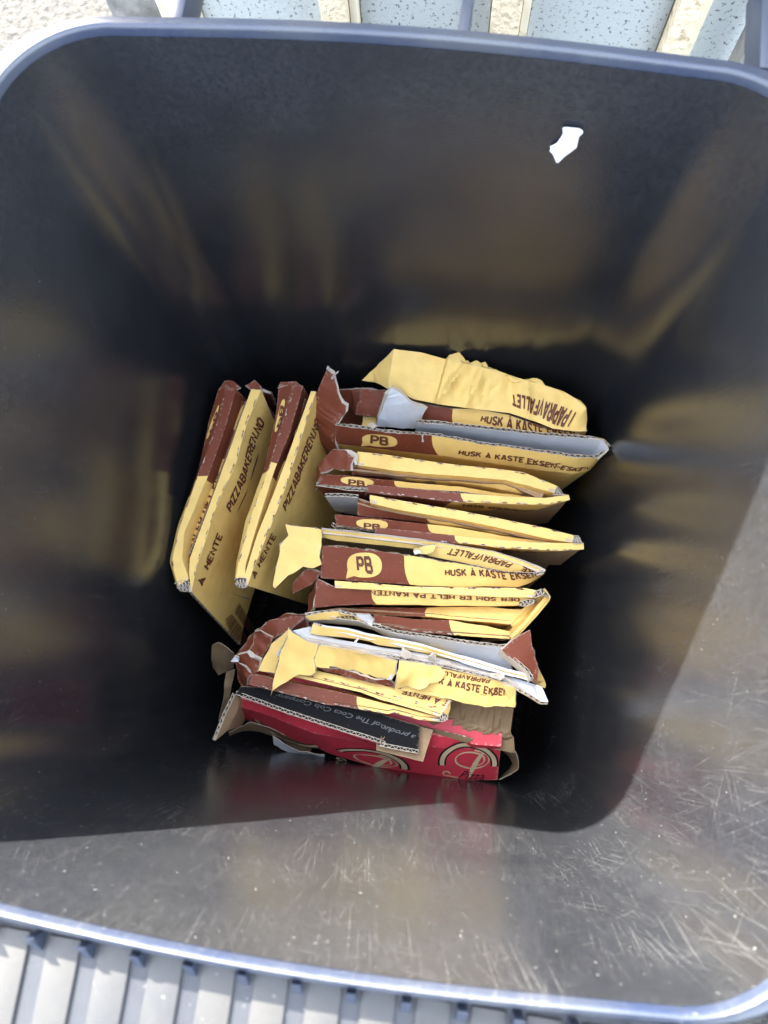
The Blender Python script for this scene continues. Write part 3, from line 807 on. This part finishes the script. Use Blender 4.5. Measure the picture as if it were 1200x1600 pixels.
stroke(S, 0, 'a:815,468 950,480 950,450 815,440', [(0.0, 0.1), (0.5, 0.15), (1, 0.5)], 0.05, 'ink', p)
g0 = ln('a:410,312 500,318 600,331 760,346 900,361 1050,373 1108,381 1126,408', 0.549)
g1 = ln('a:405,352 500,362 600,376 760,400 900,420 1050,436 1085,438 1110,425', 0.505)
S2 = Surf([g0, g1, drop(g1, 0.17, -0.02, 0.01)], 80, seed=32)
sheet('lining_wall', S2, D, outer='grey', inner='print', rows=4, fluted=('first',), jag=0.003, th=0.0046)
S3 = Surf([ln('a:1052,374@.549 1108,381@.549 1126,412@.549 1085,447@.548', 0.55), ln('a:1040,440@.50 1060,442@.5 1075,444@.5 1080,446@.5', 0.5)], 20, seed=33)
sheet('lining_corner', S3, D, outer='grey', inner='print', rows=3, th=0.002)
flap('grey_torn_flap', 'a:315,180@.565 345,196@.56 385,236@.555 447,259@.55 430,300@.53 412,336@.51 258,326@.505 268,290@.525 296,208@.56', 0.55, D, outer='grey', inner='kraft', amp=0.0022)
flap('kraft_torn_edge', 'a:315,176@.566 290,200@.56 262,292@.52 268,296@.52 298,210@.561', 0.55, D, outer='raw', amp=0.001)
flap('brown_end_flap', 'a:75,112@.575 98,130@.57 104,160@.565 115,202@.56 135,236@.555 156,242@.55 148,272@.545 125,300@.54 105,330@.54 104,385@.52 118,420@.50 75,445@.42 50,420@.44 28,345@.49 20,290@.52 32,205@.55', 0.55, D, split=9, inner='grey', amp=0.004, freq=16)
flap('paper_shred', 'a:70,112@.576 76,99@.585 82,104@.585 80,118@.575', 0.575, D, outer='white', inner='white', th=0.0006)
flap('paper_shred', 'a:88,145@.57 100,128@.58 118,119@.588 116,126@.588 103,136@.58 94,152@.57', 0.575, D, outer='white', inner='white', th=0.0006)
flap('paper_shred', 'a:222,318@.55 240,314@.556 262,330@.55 245,338@.548', 0.55, D, outer='raw', inner='white', th=0.001, amp=0.004, freq=60)
flap('paper_shred', 'a:428,362@.55 436,358@.552 438,388@.535 430,392@.532', 0.54, D, outer='white', inner='white', th=0.0006)

# ---- generic folded box of two leaves seen edge-on (E, F)
def two_leaf(root, s1t, s1b, ft, fb_, pt, pb, s2t, s2b, splits, face_off, seed, z=0.545, face_h=0.20):
    l1, l2 = ln(s1t, z), ln(s1b, z)
    S1 = Surf([drop(l1, 0.2, 0, -0.01), l1, l2, drop(l2, 0.19, 0, 0.0)], 60, seed=seed, amp=0.0007)
    p1 = sheet('leaf_panel', S1, root, rows=3, split=[-1, splits[0], splits[0], -1], fluted=('u0', 'u1'))
    perforations(S1, 1, 0.06, p1, count=9, seed=seed)
    i0, i1 = ln(ft, z - 0.012), ln(fb_, z - 0.024)
    S2 = Surf([drop(i0, 0.06, 0, 0.0), i0, i1, drop(i1, 0.15, 0, 0.004)], 56, seed=seed + 1, amp=0.0012)
    p2 = sheet('inner_flap', S2, root, rows=3, split=[splits[1]] * 3)
    j0, j1 = ln(pt, z - 0.016), ln(pb, z - 0.010)
    S3 = Surf([drop(j0, 0.1, 0, 0.0), j0, j1], 56, seed=seed + 2, amp=0.0010)
    p3 = sheet('logo_flap', S3, root, rows=3, split=[splits[2]] * 2, fluted=('u0', 'last'))
    k0, k1 = ln(s2t, z), ln(s2b, z - 0.002)
    S4 = Surf([drop(k0, 0.15, 0, 0.0), k0, k1, k1 + np.array(face_off) + np.array([0, 0, -face_h])], 60, seed=seed + 3, amp=0.0008)
    p4 = sheet('leaf_panel', S4, root, rows=4, split=[-1, splits[3], splits[4], -1], fluted=('u0', 'u1'))
    perforations(S4, 1, 0.93, p4, count=11, seed=seed + 5)
    return (S1, p1), (S2, p2), (S3, p3), (S4, p4)

Eb = pizza_box('two-leaf folded box right below the box with grey lining', (700, 760))
r = two_leaf(Eb, 'l:392,78 600,100 900,146 p:720,727 r:470,215 640,240 900,345', 'l:395,182 700,227 1000,256 p:720,744 r:500,300 640,335 882,402',
             'l:350,198 700,238 1000,262 p:720,745 r:500,302 700,380 790,425', 'l:350,256 700,287 1000,310 p:720,754 r:450,372 700,422 785,432',
             'l:105,252 350,267 780,317 p:720,761 r:400,397 680,427 820,440', 'l:90,336 330,352 780,366 p:720,768 r:400,425 680,440 840,448',
             'l:470,336 800,362 1190,402 r:500,430 820,440 992,416', 'l:465,396 800,432 1150,472 r:300,476 700,492 850,490 1002,452',
             [-1, 0.26, 0.33, 0.468, 0.42], tuple((P(813, 813, 0.345) - P(890, 781, 0.545))[:2]) + (0,), 41)
(S1, p1), (S2, p2), (S3, p3), (S4, p4) = r
bubble(S3, 1, 'l:262,332 522,352 520,290 262,272', p3, 'PB', 'l:320,342 450,352 450,312 322,300', tail=False)
text(S4, 2, 'HOS OSS ER DET', 'r:160,502 862,545 858,518 168,482', 'ink', p4)
crushed_fluting(Eb, 'r:882,380 905,345 925,370', 'r:880,408 920,415 965,410', 0.548)
flap('brown_end_flap', 'l:200,60@.55 290,68@.552 365,125@.55 335,222@.545 200,216@.54 112,246@.535 90,175@.52 160,110@.54', 0.54, Eb, split=9, amp=0.005, freq=30)
flap('grey_torn_edge', 'l:290,64@.553 340,66@.553 398,95@.55 395,180@.548 370,180@.546 362,128@.55', 0.55, Eb, outer='raw', inner='grey', amp=0.004, freq=60)
flap('brown_end_wall', 'l:112,250@.53 95,180@.51 60,330@.42 40,420@.38 75,345@.50', 0.5, Eb, split=9, amp=0.003)
S = Surf([ln('l:65,345 200,365 330,385 465,390', 0.533), drop(ln('l:65,345 200,365 330,385 465,390', 0.533), 0.12, 0.01, 0)], 30, seed=48)
sheet('brown_under_flap', S, Eb, split=2, rows=3, fluted=('first',))

Fb = pizza_box('two-leaf folded box right above the box with the large round logo', (710, 830))
r = two_leaf(Fb, 'l:490,417 800,472 p:720,798 r:400,590 800,672 1032,732', 'l:490,482 740,537 p:720,812 r:400,662 800,752 1022,792',
             'l:400,455 490,484 740,538 p:720,813 r:400,664 800,752 960,785', 'l:390,576 735,609 p:720,823 r:500,731 850,776 960,786',
             'l:215,566 600,607 900,642 p:720,825 r:500,742 850,780 1000,790', 'l:228,652 530,692 900,715 p:720,842 r:500,772 850,788 1010,794',
             'l:535,670 900,705 r:0,722 230,747 700,787 1110,796', 'l:530,737 900,777 r:0,787 230,802 500,832 900,852 1112,842',
             [-1, 0.335, 0.40, 0.385, 0.36], tuple((P(800, 868, 0.345) - P(912, 859, 0.545))[:2] * 0.9) + (0,), 51)
(S1, p1), (S2, p2), (S3, p3), (S4, p4) = r
bubble(S3, 1, 'l:385,672 632,690 630,618 382,600', p3, 'PB', 'l:440,678 570,690 570,652 442,640', tail=False)
text(S4, 2, 'OSS ER DET', 'r:470,856 925,880 922,862 475,840', 'ink', p4)
crushed_fluting(Fb, 'r:1022,770 1035,732 1070,735', 'r:1022,793 1070,794 1108,790', 0.548)
S = Surf([ln('l:140,432 250,428 400,440', 0.535), ln('l:215,540 300,560 395,575', 0.44)], 26, seed=58)
sheet('grey_inner_wall', S, Fb, outer='grey', rows=3, fluted=('first',))
S = Surf([ln('l:185,650 230,690 410,700', 0.528), drop(ln('l:185,650 230,690 410,700', 0.53), 0.1, 0, 0)], 26, seed=59)
sheet('brown_under_flap', S, Fb, split=2, rows=2, fluted=('first',))

# ---- G: large round logo on the brown band, yellow flap at its left
G = pizza_box('box with large round logo on brown band and wide yellow flap at left', (660, 880))
f0 = ln('g:420,262 560,264 800,292 1130,342 h:230,277 450,312 740,377 1000,396 1050,380', 0.552)
f1 = ln('g:402,516 700,541 1000,556 h:70,476 400,487 600,478 850,490 950,450 1052,384', 0.535)
S = Surf([f0, f1, drop(f1, 0.19, -0.02, 0.02)], 80, seed=61, amp=0.0007)
p = sheet('logo_band', S, G, inner='grey', split=[0.372, 0.372], rows=6, jag=0.002, fluted=('first',))
bubble(S, 0, 'g:612,508 885,512 882,320 612,316', p, 'PB', 'g:690,455 820,478 800,350 682,352')
text(S, 0, 'HUSK Å KASTE EKSEN', 'h:275,392 1000,402 990,368 275,350', 'ink', p)
h0 = ln('g:410,137 700,167 1000,202 1190,226 h:220,142 400,172 650,212 900,292 1000,335 1053,370', 0.55)
h1 = ln('g:412,196 540,226 900,262 1180,292 h:150,244 400,292 740,370 1000,392 1050,384', 0.538)
S2 = Surf([h0, h1], 80, seed=62, amp=0.0008)
p2 = sheet('rear_wall', S2, G, inner='kraft', rows=5, fluted=('last',), th=0.0034)
sheet('rear_panel', Surf([drop(h0, 0.19, 0, -0.005), drop(h0, 0.003)], 50, seed=63), G, rows=3)
text(S2, 0, 'PAPIRAVFALLET', 'h:815,300 318,178 290,224 775,330', 'ink', p2)
text(S2, 0, 'EKE', 'h:1020,372 880,318 870,350 990,394', 'ink', p2)
flap('yellow_end_flap', 'g:130,100@.56 260,115@.56 412,136@.555 418,190@.55 395,350@.55 412,408@.548 350,440@.545 270,430@.545 150,500@.545 50,592@.545 28,580@.545 60,430@.55 90,262@.555 152,182@.558', 0.55, G, amp=0.0025, freq=14)
flap('brown_under_flap', 'g:185,555@.53 290,446@.535 400,472@.54 370,522@.535 330,572@.53 182,648@.52', 0.53, G, split=9, amp=0.003)
flap('crushed_fold', 'h:30,190@.553 110,160@.555 215,150@.555 190,210@.55 130,236@.55 40,226@.55', 0.55, G, outer='yink', amp=0.004, freq=60)
flap('torn_lining', 'g:1125,305@.552 1180,290@.553 1200,320@.55 1140,335@.55', 0.55, G, outer='white', inner='grey', amp=0.003, freq=60)

# ---- H
H = pizza_box('box with upside-down slogan and brown left end below the large round logo box', (680, 950))
l1 = ln('g:515,537 800,556 h:0,482 500,490 900,494 990,512', 0.545); l2 = ln('g:518,592 800,606 h:0,526 500,552 970,571', 0.545)
S1 = Surf([drop(l1, 0.18), l1, l2, drop(l2, 0.02, 0, 0)], 60, seed=71)
p1 = sheet('leaf_panel', S1, H, rows=3, fluted=('u0', 'u1')); perforations(S1, 1, 0.06, p1, count=8, seed=7)
m0 = ln('g:375,522 520,596 650,606 900,612 h:0,528 500,554 970,574', 0.54); m1 = ln('g:352,746 520,736 680,727 900,722 h:0,626 500,632 860,632 978,592', 0.532)
S2 = Surf([m0, m1, drop(m1, 0.16, 0, 0.01)], 60, seed=72, amp=0.0012)
p2 = sheet('slogan_flap', S2, H, rows=4, split=[0.262, 0.262], fluted=('u1',), smooth=40)
text(S2, 0, 'DER SOM ER HELT PÅ KANTEN', 'h:860,572 -310,510 -310,546 860,594', 'ink', p2)
n0 = ln('g:290,805 550,752 800,742 h:0,652 300,640 600,640 800,660 900,660', 0.515); n1 = ln('g:300,812 550,775 800,792 h:0,712 150,717 500,757 790,777 800,772', 0.52)
S3 = Surf([drop(n0, 0.02), n0, n1, drop(n1, 0.15)], 60, seed=73, amp=0.0012)
p3 = sheet('inner_flap', S3, H, rows=3, split=[0.56] * 3)
o0 = ln('h:790,777 880,700 975,612', 0.52); o1 = ln('h:720,745 820,680 900,640', 0.49)
sheet('inner_fold', Surf([o1, o0, drop(o0, 0.1, 0.0, 0.0)], 20, seed=74), H, rows=3, inner='print')
k0 = ln('g:820,802 1000,820 h:0,737 330,747 460,772 600,790 780,835', 0.528); k1 = ln('g:822,892 1000,908 h:0,832 200,850 450,872 650,882 812,892', 0.535)
S4 = Surf([drop(k0, 0.12), k0, k1, drop(k1, 0.18, 0, 0.01)], 60, seed=75, amp=0.0008)
p4 = sheet('leaf_panel', S4, H, rows=3, split=[-1, 0.555, 0.555, -1], fluted=('u0',)); perforations(S4, 1, 0.93, p4, u1=0.62, count=6, seed=9)
w0 = ln('h:800,892 960,720 1090,562 1040,505', 0.54); w1 = ln('h:770,845 880,730 990,610 975,560', 0.515)
sheet('right_end_wall', Surf([w1, w0, drop(w0, 0.18, -0.02, 0)], 30, seed=76, amp=0.001), H, rows=4, inner='print')
crushed_fluting(H, 'h:968,524 1030,498 1085,545', 'h:970,570 1030,545 1088,562', 0.551)
crushed_fluting(H, 'h:866,600 920,580 978,588', 'h:862,630 910,632 976,602', 0.545)
flap('brown_end_wall', 'g:310,640@.50 372,540@.53 350,745@.53 300,800@.5', 0.52, H, split=9, amp=0.003)

# ---- I: torn open box with white-grey lining and fluted edges
I = pizza_box('torn open box with white lining, wavy raw edges and ragged yellow pieces', (660, 1030))
b0 = ln('i:628,100 720,88 840,112 980,130 1085,168 j:130,215 300,232 600,282 872,306', 0.553); b1 = ln('i:640,135 720,140 840,150 980,165 1085,190 j:100,262 300,320 600,392 900,462', 0.515)
S = Surf([b0, b1, drop(b1, 0.14, 0, 0.02)], 90, seed=81)
sheet('lining_wall', S, I, outer='grey', inner='print', rows=4, fluted=('first',), jag=0.002, th=0.0046)
flap('torn_lining', 'i:970,86@.556 1060,84@.556 1088,120@.553 1080,168@.55 1030,140@.552', 0.553, I, outer='grey', inner='white', amp=0.004, freq=50)
S = Surf([ln('i:632,98 740,72 845,60 850,72 900,84 970,100', 0.556), ln('i:660,124 740,115 850,118 930,126 1000,140 1030,150', 0.548)], 40, seed=82, amp=0.0015)
q = sheet('yellow_torn_top', S, I, rows=3, fluted=('first',), inner='grey', jag=0.001)
text(S, 0, 'KASTE', 'i:835,112 975,118 965,96 840,100', 'kink', q)
m0 = ln('i:680,150 760,172 900,188 1060,232 j:0,238 300,300 600,392 860,468 1040,510', 0.548); m1 = ln('i:662,212 760,226 900,240 1060,262 j:0,285 300,335 600,412 860,484 1040,524', 0.542)
S = Surf([drop(m0, 0.12), m0, m1, drop(m1, 0.15)], 90, seed=83, amp=0.0012)
q = sheet('middle_leaf', S, I, rows=2, fluted=('last', 'u0'), inner='grey')
S = Surf([m1 + np.array([0, 0, 0.0012]), drop(m1, 0.004, 0, -0.0005)], 90, seed=84, amp=0.0012)
sheet('middle_raw_edge', S, I, outer='yink', inner='grey', rows=2, fluted=('first',), th=0.0046, jag=0.002)
# front wall leaning forward, white inside up
w0 = ln('i:668,165 680,215 900,262 1060,292 j:0,300 300,345 600,418 860,492 1060,558 1090,575', 0.535); w1 = ln('i:545,195 640,262 900,312 1060,340 j:0,345 150,366 500,432 850,522 1090,668 1140,670', 0.545)
S = Surf([w0, w1], 90, seed=85, amp=0.0012)
sheet('white_inner_wall', S, I, outer='grey', inner='print', rows=4, fluted=('last',), jag=0.0, th=0.0046)
S = Surf([w1 + np.array([0, -0.003, 0.0012]), drop(w1, 0.006, 0, -0.0035)], 90, seed=86, amp=0.001)
sheet('front_raw_edge', S, I, outer='yink', inner='grey', rows=2, fluted=('first',), th=0.0046, jag=0.003)
# yellow outside of that wall, hanging down
y0 = ln('i:560,215 640,266 900,318 1060,346 j:0,350 150,372 500,440 850,528 925,575', 0.543); y1 = drop(y0, 0.16, -0.005, 0.02)
S = Surf([y0, y1], 60, seed=87)
sheet('front_outer_wall', S, I, rows=4)
flap('yellow_end_flap', 'i:515,172@.555 545,200@.552 640,266@.55 722,286@.548 690,382@.54 702,478@.535 670,496@.534 590,486@.534 500,535@.53 412,592@.528 400,626@.527 408,580@.53 430,470@.535 470,330@.545 512,240@.552', 0.55, I, amp=0.0022, freq=14)
flap('torn_hanging_piece', 'i:718,290@.546 900,318@.546 1060,348@.546 j:130,400@.545 132,470@.535 95,520@.53 40,515@.53 i:1100,512@.53 950,470@.531 870,452@.532 795,428@.533 790,440@.533 705,426@.533 690,388@.537', 0.54, I, amp=0.004, freq=24, jag=0.0016)
flap('torn_lining_edge', 'j:132,400@.546 130,480@.536 95,522@.533 60,520@.533 100,480@.537 118,440@.542', 0.54, I, outer='white', inner='grey', amp=0.003, freq=60)
flap('brown_torn_layer', 'i:720,440@.53 870,456@.53 1100,516@.53 j:60,520@.53 118,560@.526 110,585@.524 i:1180,560@.525 900,500@.526 760,462@.527', 0.53, I, split=9, amp=0.003)
flap('torn_hanging_piece', 'j:140,385@.549 300,415@.548 420,440@.545 452,482@.542 432,530@.54 350,548@.54 285,590@.538 195,572@.538 112,592@.537 130,480@.543', 0.545, I, amp=0.006, freq=30, jag=0.0014)
k0 = ln('j:300,425 430,450 600,485 850,532 922,572', 0.541); k1 = ln('j:150,592 400,642 600,682 740,706 922,704', 0.528)
S = Surf([k0, k1, drop(k1, 0.1, 0, 0.02)], 44, seed=88, amp=0.0016, wr=0.0014)
q = sheet('slogan_wall', S, I, rows=6, jagend=0.0)
text(S, 0, 'K Å KASTE EKSEN', 'j:408,550 872,636 872,592 420,510', 'ink', q, 0.012)
text(S, 0, 'PAPIRAVFALLET', 'j:760,520 388,456 388,484 745,545', 'ink', q)
stroke(S, 0, 'j:690,640 900,640 900,580 690,580', [(0.0, 0.3), (0.35, 0.15), (0.5, 0.75), (0.75, 0.55), (1, 0.8)], 0.04, 'ink', q)
flap('folded_right_corner', 'j:840,552@.544 922,572@.545 926,690@.527 918,706@.526 870,640@.535', 0.535, I, amp=0.002)
flap('brown_right_flap', 'j:828,322@.552 900,255@.552 1020,192@.552 1035,300@.55 1072,412@.546 1072,530@.542 1050,552@.54 1028,520@.542 1000,470@.545 920,400@.55 850,352@.552', 0.55, I, split=9, inner='grey', amp=0.003, freq=16)
S = Surf([ln('j:826,324 850,352 920,400 1000,470 1028,522', 0.5532), drop(ln('j:826,324 850,352 920,400 1000,470 1028,522', 0.553), 0.012, -0.002, -0.004)], 40, seed=89)
sheet('right_raw_edge', S, I, outer='raw', inner='grey', rows=2, fluted=('first',), th=0.004)
flap('white_torn_tip', 'j:1060,556@.55 1100,570@.552 1145,672@.548 1092,666@.548 1068,610@.55', 0.55, I, outer='white', inner='grey', amp=0.0025, freq=50)
flap('yellow_right_end', 'j:1075,440@.53 1128,560@.52 1120,580@.52 1060,556@.525 1072,530@.53', 0.52, I, amp=0.001)
for s_ in ('j:150,330 165,295 185,325 235,335 228,372 185,380 150,362', 'j:325,362 372,345 402,362 390,392 340,388', 'j:412,400 470,398 500,422 440,428', 'j:755,478 850,486 862,505 820,522 760,505'):
    flap('torn_paper_bit', s_, 0.552, I, outer='raw', inner='raw', th=0.0012, amp=0.005, freq=110, jag=0.002)
flap('torn_paper_bit', 'i:950,275 985,240 992,244 972,275', 0.556, I, outer='white', inner='white', th=0.0008)

# ---- J
J = pizza_box('folded box with crumpled brown left end resting right behind the black carton piece', (560, 1090))
l1 = ln('i:560,420 700,462 1000,525 1190,570 j:330,622 500,662', 0.518); l2 = ln('i:560,505 700,535 1000,608 j:0,650 200,705 412,772', 0.522)
S1 = Surf([drop(l1, 0.15), l1, l2, drop(l2, 0.05, 0, 0.005)], 60, seed=91, amp=0.0008)
p1 = sheet('leaf_panel', S1, J, rows=4, fluted=('u1',)); perforations(S1, 1, 0.62, p1, count=8, seed=11)
text(S1, 1, 'E Å HENTE', 'j:488,672 168,590 160,618 462,702', 'ink', p1)
k0 = ln('i:278,480 560,545 840,600 1190,690 j:100,692 412,776', 0.515); k1 = ln('i:250,556 400,592 770,690 840,696 1190,756 j:100,744 280,790 412,802', 0.517)
S2 = Surf([drop(k0, 0.1), k0, k1, drop(k1, 0.17, 0, 0.02)], 60, seed=92, amp=0.0008)
p2 = sheet('leaf_panel', S2, J, rows=3, split=[-1, 0.565, 0.565, -1], fluted=('u1',)); perforations(S2, 1, 0.95, p2, count=12, seed=12)
crushed_fluting(J, 'j:406,770 438,746 474,764', 'j:412,803 440,800 470,784', 0.527)
flap('yellow_right_end', 'j:490,664@.525 488,720@.52 470,768@.52 440,745@.525', 0.52, J, amp=0.001)
flap('yellow_left_piece', 'i:512,190@.53 510,245@.53 470,330@.527 430,478@.522 315,462@.518 352,375@.52 400,285@.525', 0.525, J, amp=0.0012)
flap('brown_crumpled_flap', 'i:282,222@.53 325,200@.535 410,242@.532 395,290@.525 330,392@.52 290,372@.52 240,338@.52 270,300@.526', 0.525, J, split=9, amp=0.007, freq=34, jag=0.001)
flap('brown_left_end', 'i:135,400@.515 170,362@.518 240,345@.52 325,392@.52 312,470@.515 278,482@.515 250,512@.51 248,560@.50 205,572@.48 172,482@.49 165,430@.505', 0.51, J, split=9, amp=0.005, freq=34)
flap('dark_brown_fold', 'i:300,210@.50 380,130@.505 520,95@.51 640,100@.51 512,200@.51 410,245@.51', 0.505, J, split=9, amp=0.004)
flap('brown_left_panel', 'i:165,350@.50 290,205@.505 330,190@.51 285,300@.515 240,345@.51', 0.505, J, split=9, amp=0.004)
flap('brown_lower_panel', 'i:165,360@.47 300,190@.48 500,80@.49 650,90@.49 640,260@.48 520,500@.48 260,560@.46 180,520@.45', 0.47, J, split=9, amp=0.004)
flap('raw_torn_edge', 'i:130,400@.522 160,362@.525 185,375@.525 180,410@.52', 0.52, J, outer='white', inner='raw', amp=0.004, freq=80)
flap('raw_torn_edge', 'i:238,335@.526 252,325@.528 330,388@.524 322,396@.522 270,368@.524', 0.52, J, outer='raw', inner='raw', amp=0.003, freq=80, th=0.001)
flap('raw_torn_edge', 'i:175,410@.517 230,430@.516 288,485@.514 278,495@.512 225,445@.514', 0.515, J, outer='raw', inner='raw', amp=0.002, freq=80, th=0.001)
flap('grey_lining_bit', 'i:435,350@.528 470,300@.532 462,345@.53 442,372@.528', 0.53, J, outer='grey', inner='grey', th=0.001)

# ---- K: black printed carton piece
K = thing('carton_piece', 'black printed carton piece with wavy cut edges leaning on the red box', 'carton', tuple(P(520, 1130, 0.40)))
k0 = ln('k:240,98 360,104 700,172 1195,285 m:190,298 412,364', 0.500); k1 = ln('k:206,148 440,236 860,376 1195,478 m:130,492 402,545', 0.498)
S = Surf([drop(k0, 0.10, 0, -0.005), k0, k1], 70, seed=101, amp=0.0006)
p = sheet('black_panel', S, K, outer='black', inner='kraft', rows=5, fluted=('last', 'u1'), th=0.0046)
text(S, 1, 'a product of The Coca Cola Company', 'p:650,1149 432,1083 430,1088.5 648,1156', 'wink', p, 0.0, 0.45, 0.0005, 0.95)
# raw fluted face along the cut
S2 = Surf([k1 + np.array([0, -0.0004, 0.0012]), drop(k1, 0.006, 0, -0.001)], 70, seed=102)
sheet('cut_edge', S2, K, outer='kraft', inner='kraft', rows=2, fluted=('first',), th=0.0046)
e0 = ln('k:206,150 140,290 72,460', 0.497); e1 = ln('k:246,182 205,290 152,392', 0.478)
S3 = Surf([e0, e1, drop(e1, 0.08)], 24, seed=103, sg=-1.0)
sheet('side_panel', S3, K, outer='kraft', inner='black', rows=3, fluted=('first',), th=0.0046)
q0 = ln('m:140,440 300,470 412,366 500,388', 0.492); 
q0 = ln('m:120,470 412,364 500,390', 0.491); q1 = ln('m:120,525 300,568 432,602', 0.488)
sheet('kraft_panel', Surf([q0, q1], 30, seed=104), K, outer='kraft', inner='kraft', rows=3, fluted=('last',), th=0.0046)

# ---- M: red pizza box with round emblems
Rd = thing('red_pizza_box', 'red pizza box with round cream emblems lying lowest against the front wall', 'pizza box', tuple(P(600, 1180, 0.36)))
r0 = ln('k:240,175 500,262 860,385 1190,490 m:500,412 770,482 955,500', 0.476); r1 = ln('k:236,235 400,275 700,385 p:545,1170 m:450,550 500,502 730,515 952,516', 0.462)
r1 = ln('k:238,232 450,300 730,410 1060,470 m:300,500 500,502 730,510 952,516', 0.464)
r2 = ln('k:218,292 400,372 850,552 1190,652 m:330,682 600,722 760,724 932,724', 0.405)
S = Surf([drop(r0, 0.0, 0, 0.05), r0, r1, r2, drop(r2, 0.12, 0, 0.03)], 70, seed=111, amp=0.0009)
p = sheet('box_wall', S, Rd, outer='red', inner='kraft', rows=5, th=0.0028)
def ring(quad, rad, wd, m, a0=0, a1=360, n=48):
    pts = [(0.5 + rad * math.cos(math.radians(a0 + (a1 - a0) * i / n)), 0.5 + rad * math.sin(math.radians(a0 + (a1 - a0) * i / n))) for i in range(n + 1)]
    stroke(S, 2, quad, pts, wd, m, p, 'emblem_ring', 0.0007 if m != 'cream' else 0.0006)
def emblem(quad, a0, a1, full=True):
    ring(quad, 0.46, 0.040, 'cream', a0, a1); ring(quad, 0.515, 0.017, 'kink', a0, a1); ring(quad, 0.405, 0.014, 'kink', a0, a1)
    if not full: return
    sw = [(0.52, 0.12), (0.56, 0.3), (0.62, 0.5), (0.70, 0.68), (0.78, 0.80)]
    stroke(S, 2, quad, sw, [0.012, 0.035, 0.045, 0.035, 0.01], 'cream', p, 'emblem_initial')
    lp = []; lw = []
    for i in range(44):
        t = i / 43; a = math.radians(-60 + 500 * t); rr = 0.19 + 0.10 * t
        lp.append((0.55 + rr * 1.15 * math.cos(a), 0.60 + rr * 0.85 * math.sin(a))); lw.append(0.007 + 0.013 * abs(math.sin(a * 1.0 + 0.5)))
    stroke(S, 2, quad, lp, lw, 'cream', p, 'emblem_initial')
    lp = [(0.12 + 0.06 * math.cos(a), 0.22 + 0.06 * math.sin(a)) for a in np.linspace(0, 5.2, 16)] + [(0.25, 0.13), (0.32, 0.12)]
    stroke(S, 2, quad, lp, 0.014, 'cream', p, 'emblem_flourish')
emblem('m:545,728 925,735 930,480 545,470', -8, 188)
emblem('k:830,640 m:330,740 m:330,545 k:880,480', -8, 160)
ring('k:300,440 780,560 820,300 330,170', 0.46, 0.035, 'cream', 190, 335); ring('k:300,440 780,560 820,300 330,170', 0.515, 0.014, 'kink', 190, 335); ring('k:300,440 780,560 820,300 330,170', 0.41, 0.012, 'kink', 190, 335)
text(S, 2, 'Pizza', 'm:668,706 842,716 842,664 692,655', 'kink', p, 0.0, 0.4, 0.0012)
# white waxed liner and torn kraft edge peeking out below the red box
Wp = thing('white_wrapper', 'crumpled white paper peeking out under the left end of the red box', 'wrapper', tuple(P(470, 1175, 0.37)))
flap('white_fold', 'k:450,440@.42 500,470@.42 640,540@.41 690,540@.41 800,560@.40 795,600@.385 720,560@.39 600,540@.39 460,490@.40', 0.40, Wp, outer='white', inner='white', th=0.0006, amp=0.002, freq=35, jag=0.0)

# ---- L: brown paper bag crumpled round the lower boxes
Lp = thing('paper_bag', 'crumpled brown paper bag squeezed behind and around the red box', 'paper bag', tuple(P(600, 1150, 0.33)))
p0 = ln('j:440,655 620,668 800,690 910,715', 0.490); p1 = ln('j:420,760 560,790 720,850 890,868', 0.478); p2 = ln('j:300,800 560,860 700,890 900,900', 0.474); p3 = ln('j:280,830 500,880 720,925 905,940', 0.462)
S = Surf([drop(p0, 0.1), p0, p1, p2, p3], 50, amp=0.005, freq=24, seed=121, wr=0.0025)
sheet('bag_wall', S, Lp, outer='paper', inner='paper', rows=8, th=0.0006, smooth=25)
p0 = ln('m:160,298 400,355 600,400 775,440', 0.482); p1 = ln('m:200,320 500,410 690,460 740,470', 0.476)
sheet('bag_torn_edge', Surf([p0, p1, drop(p1, 0.06)], 40, amp=0.002, seed=122), Lp, outer='paper', inner='paper', rows=3, th=0.0006, jag=0.002)
p0 = ln('m:740,440 880,400 1000,400 1040,440', 0.472); p1 = ln('m:760,480 880,500 960,520 1050,545', 0.462)
sheet('bag_fold', Surf([p0, p1], 30, amp=0.004, seed=123), Lp, outer='paper', inner='paper', rows=5, th=0.0006, smooth=25)
p0 = ln('m:985,470@.465 1050,540@.46 1074,600@.45 1060,650@.435 1010,690@.42 945,722@.405', 0.45); p1 = ln('m:955,520@.43 1010,560@.41 1030,610@.40 1010,650@.39 970,690@.385 938,716@.38', 0.4)
sheet('bag_curl', Surf([p0, p1], 30, amp=0.002, seed=124), Lp, outer='paper', inner='paper', rows=4, th=0.0006)
p0 = ln('i:0,300@.47 40,278@.48 80,300@.48 150,345@.475', 0.47); p1 = ln('i:5,450@.43 45,500@.42 100,478@.43 150,450@.435', 0.43)
sheet('bag_curl', Surf([p0, p1], 26, amp=0.004, seed=125), Lp, outer='paper', inner='paper', rows=5, th=0.0006)
p0 = ln('i:100,470@.43 80,640@.42 50,800@.40', 0.42); p1 = ln('i:160,450@.44 130,600@.42 70,860@.38', 0.42)
sheet('bag_strip', Surf([p0, p1], 26, amp=0.003, seed=126), Lp, outer='paper', inner='paper', rows=4, th=0.0006)
p0 = ln('k:160,400@.40 300,340@.42 420,370@.42 600,440@.40 720,500@.39', 0.41); p1 = ln('k:165,425@.385 260,395@.39 380,400@.39 520,470@.38 700,560@.365', 0.38)
sheet('bag_strip', Surf([p0, p1], 30, amp=0.003, seed=127), Lp, outer='paper', inner='paper', rows=4, th=0.0006)
